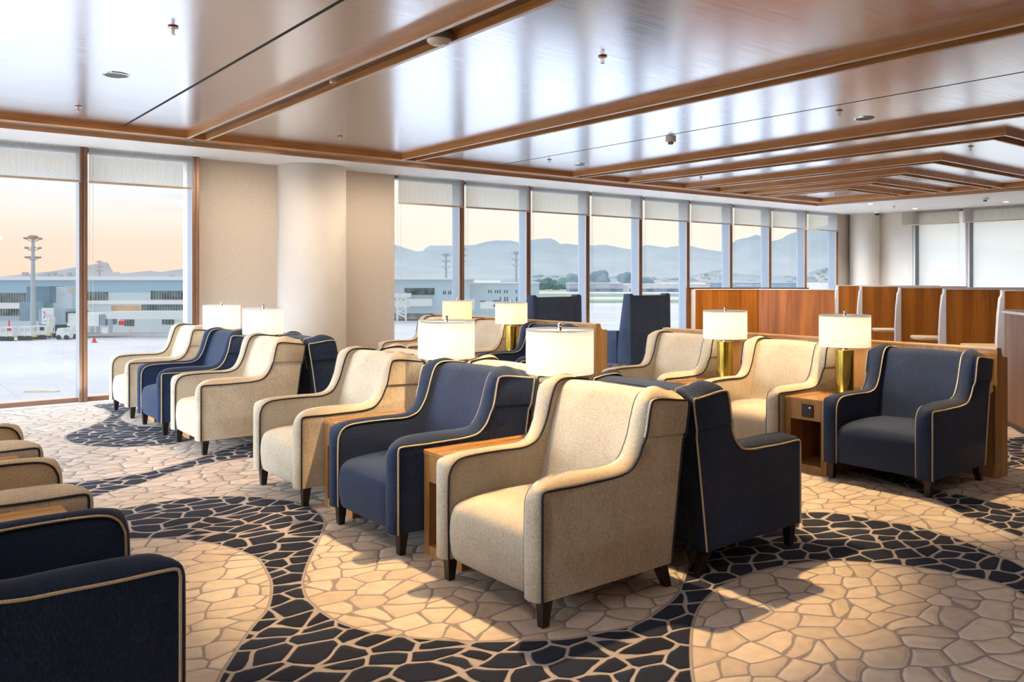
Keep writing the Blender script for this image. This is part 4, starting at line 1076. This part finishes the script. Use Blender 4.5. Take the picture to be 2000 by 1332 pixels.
# suburbs on that hill: too many and too small to count
m = MB(); sil = [(980,546),(1060,538),(1130,537),(1200,540),(1330,543),(1370,534),(1408,527),(1430,533),(1500,540),(1560,540),(1610,523),(1650,519)]
def silv(u):
    for (a, b), (c, e) in zip(sil, sil[1:]):
        if a <= u <= c: return b+(e-b)*(u-a)/(c-a)
    return 545
for k in range(900):
    u = random.uniform(1000, 1640); top = silv(u)+2; q = random.random(); v = top+(556-top)*q**.7; d = 2265-520*q**.7
    w = random.uniform(.5, 1.7)*(1+.6*q); h = random.uniform(.5, 1.3)*(1+.4*q)
    m.box(px(d,u-w), px(d,u+w), d-6, d, pz(d,v+h)-0, pz(d,v-h), ext(0))
o = m.build('hillside_suburb', X_('suburb', (.80,.80,.79), vs=.03, var=.22)); tag(o, 'hazy scatter of pale houses on the low hill below the mountains', 'houses', kind='stuff')
m = MB()
for k in range(110):
    u = random.uniform(1000, 1640); top = silv(u)+1; q = random.random(); v = top+(557-top)*q; d = 2280-470*q; r = random.uniform(4, 11)
    c = ext(0) @ Vector((px(d,u), d-4, pz(d,v))); m.ball(tuple(c), r, sq=(1.3,1.3,.7))
o = m.build('hillside_trees', X_('suburb_green', (.36,.47,.53), vs=.02, var=.2)); tag(o, 'hazy tree cover between the houses on the low hill', 'trees', kind='stuff')
for k, (u0, u1, v) in enumerate([(42,50,532),(52,57,537.5),(60,69,540),(73,82,538),(84,94,533.5),(97,106,532),(109,118,537),(130,136,532.5),(138,142,538),(144,150,532),(330,338,538)]):
    d = 3000.; t = MB(); ebox(t, d, u0, u1, v, 549, 20); ebox(t, d, u0+(u1-u0)*.3, u0+(u1-u0)*.6, v-1.2, v, 8, -2)
    o = t.build('tower_block', X_('tower_haze', (.56,.58,.64))); o.matrix_world = ext(d)
    tag(o, 'hazy distant tower block on the skyline behind the terminal roof', 'building', 'distant skyline blocks')


# ------------------------------------------------------------------ sky
W = bpy.data.worlds.new('World'); SC.world = W; W.use_nodes = True
wt = W.node_tree; wn = wt.nodes; wn.clear()
def wN(ty, **k):
    o = wn.new(ty)
    for a, v in k.items(): setattr(o, a, v)
    return o
def wmath(op, a, b=None, clamp=False):
    o = wN('ShaderNodeMath', operation=op, use_clamp=clamp)
    for i, x in enumerate((a, b)):
        if x is None: continue
        if isinstance(x, (int, float)): o.inputs[i].default_value = x
        else: wt.links.new(x, o.inputs[i])
    return o.outputs[0]
def wmix(f, a, b):
    o = wN('ShaderNodeMix', data_type='RGBA')
    for i, x in ((0, f), (6, a), (7, b)):
        if isinstance(x, (int, float)): o.inputs[i].default_value = x
        elif isinstance(x, tuple): o.inputs[i].default_value = (*x, 1)
        else: wt.links.new(x, o.inputs[i])
    return o.outputs[2]
def wramp(fac, stops):
    o = wN('ShaderNodeValToRGB'); e = o.color_ramp.elements
    while len(e) < len(stops): e.new(.5)
    for i, (p, c) in enumerate(stops): e[i].position = p; e[i].color = (*c, 1)
    wt.links.new(fac, o.inputs[0]); return o.outputs[0]
def wmr(v, a, b, c=0., d=1.):
    o = wN('ShaderNodeMapRange', interpolation_type='SMOOTHSTEP'); wt.links.new(v, o.inputs[0])
    for i, x in ((1, a), (2, b), (3, c), (4, d)): o.inputs[i].default_value = x
    return o.outputs[0]
tc = wN('ShaderNodeTexCoord'); sp = wN('ShaderNodeSeparateXYZ'); wt.links.new(tc.outputs['Generated'], sp.inputs[0])
z = sp.outputs[2]
dt = wN('ShaderNodeVectorMath', operation='DOT_PRODUCT'); wt.links.new(tc.outputs['Generated'], dt.inputs[0]); dt.inputs[1].default_value = (.16, .987, 0)
warm = wmr(dt.outputs['Value'], .94, .985)
e = wmath('MULTIPLY', z, 4.0, True)                     # 0..0.25 of elevation
wc = wramp(e, [(0, (1.06,.76,.585)), (.16, (1.06,.80,.645)), (.27, (1.04,.91,.81)), (.38, (.95,.96,.97)), (1, (.85,.88,.92))])
cc = wramp(e, [(0, (1.0,.90,.74)), (.25, (1.0,.945,.82)), (.5, (.97,.96,.89)), (1, (.88,.91,.94))])
low = wmix(warm, cc, wc)
mp = wN('ShaderNodeMapping'); mp.inputs['Scale'].default_value = (3, 3, 34); wt.links.new(tc.outputs['Generated'], mp.inputs[0])
nz = wN('ShaderNodeTexNoise'); wt.links.new(mp.outputs[0], nz.inputs['Vector']); nz.inputs['Scale'].default_value = 1.6; nz.inputs['Detail'].default_value = 4
cl = wmath('MULTIPLY', wmr(nz.outputs['Fac'], .50, .68), wmr(z, .05, .10))
low = wmix(wmath('MULTIPLY', cl, .55), low, (1.06,.94,.83))
cl2 = wmath('MULTIPLY', wmr(nz.outputs['Fac'], .46, .30), wmr(z, .04, .09))
low = wmix(wmath('MULTIPLY', cl2, .45), low, (.74,.77,.80))
hi = wmix(wmr(z, .14, .45), low, (3.5,4.0,4.6))
west = wmr(sp.outputs[0], -.25, -.75)
allc = wmix(wmath('MULTIPLY', west, wmr(z, -.05, .05)), hi, (12.,14.,17.))
bg = wN('ShaderNodeBackground'); wt.links.new(allc, bg.inputs[0]); bg.inputs[1].default_value = 1.08
ow = wN('ShaderNodeOutputWorld'); wt.links.new(bg.outputs[0], ow.inputs[0])

# ------------------------------------------------------------------ interior lights
def spot(x, y, power, size=95, blend=.5, col=(1,.86,.68), z=3.12, rad=.04, tilt=(0,0)):
    l = bpy.data.lights.new('lamp_or_fill_spot', 'SPOT'); l.energy = power; l.spot_size = R(size); l.spot_blend = blend; l.color = col; l.shadow_soft_size = rad
    o = bpy.data.objects.new('lamp_or_fill_spot', l); COL.objects.link(o); o.location = (x, y, z); o.rotation_euler = (R(tilt[0]), R(tilt[1]), 0)
    return o
for x, y, p in [(3.14,.8,25),(3.14,4.6,50),(3.14,7.4,70),(6.02,1.0,20),(6.02,4.6,55),(6.02,7.6,75),(9.2,3.6,50),(9.2,6.6,100),(10.45,5.2,80),(11.9,6.2,90),(12.9,7.2,90),
                (.4,2.5,45),(.4,5.5,70),(.2,-1.5,50),(3.14,-1.5,20),(6.02,-1.5,20),(9.2,-1.5,40),(12.5,1,130),(15,3,170),(15,7.5,140),(14,8.7,90),(18,8.5,130),(17.5,10.5,90)]:
    spot(x, y, p*1.2, 135, 1., (1,.95,.90), (3.02 if (y > 10.2 or x > 16.5) else 3.12), .12)  # broad neutral fill added for ambient light, no fittings modelled
# warm downlights in the beam channels, each with a clear pool on the carpet
for x, y, p in [(3.14,3.75,600),(3.14,6.3,170),(3.14,8.9,70),(6.12,3.75,560),(6.12,6.3,150),(6.12,8.9,80),(9.2,4.4,110),(.9,4.4,40)]:
    spot(x, y, p, 70, .3, (1,.66,.32), 3.1, .025)
# added upward spots with no fitting, standing in for apron bounce on the soffit
for k in range(12):
    x = -1.6+1.75*k
    if 4.3 < x < 6.0: continue
    o = spot(x, 10.93, 50, 150, 1., (.74,.87,1), .03, .015); o.rotation_euler = (R(180), 0, 0)
# washers over the teak screen; the second pair is fill added for the corner
for u, d, p in ((1405, 9.95, 190), (1560, 9.85, 230)):
    q = at_d(u, CY, d); spot(q.x, q.y, p, 100, .6, (1,.78,.50), 3.1, .03)
for x, y, p in ((18.2,9.9,90),(18.8,8.8,60)): spot(x, y, p, 120, .9, (1,.94,.84), 3.05, .05)
# spots added to brighten the beige wall, one following the column's warm glow
for x, p in ((4.0, 100), (5.6, 55), (6.3, 80)): spot(x, 9.6, p, 120, .9, (1,.84,.66), 3.06, .1, (36, 0))
for x, y in ((-2,-3.4),(3,-3.6),(8,-3.6),(13,-2.5)):  # unseen fill points added behind the camera
    l = bpy.data.lights.new('rear_fill', 'POINT'); l.energy = 12; l.color = (1,.86,.70); l.shadow_soft_size = .06
    o = bpy.data.objects.new('rear_fill', l); COL.objects.link(o); o.location = (x, y, 2.6)

# ------------------------------------------------------------------ camera and view
cam = bpy.data.cameras.new('camera'); co = bpy.data.objects.new('camera', cam); COL.objects.link(co)
cam.sensor_width = 36; cam.sensor_fit = 'HORIZONTAL'; cam.lens = 36*F/2000
cam.shift_x = 0; cam.shift_y = -(666-CY)/2000
cam.clip_start = .05; cam.clip_end = 30000
co.location = EYE; co.rotation_euler = (R(90), 0, -AZ)
SC.camera = co
SC.view_settings.view_transform = 'Standard'; SC.view_settings.look = 'None'; SC.view_settings.exposure = 0
SC.cycles.max_bounces = 10; SC.cycles.diffuse_bounces = 5; SC.cycles.glossy_bounces = 4; SC.cycles.transparent_max_bounces = 12
SC.cycles.sample_clamp_indirect = 6
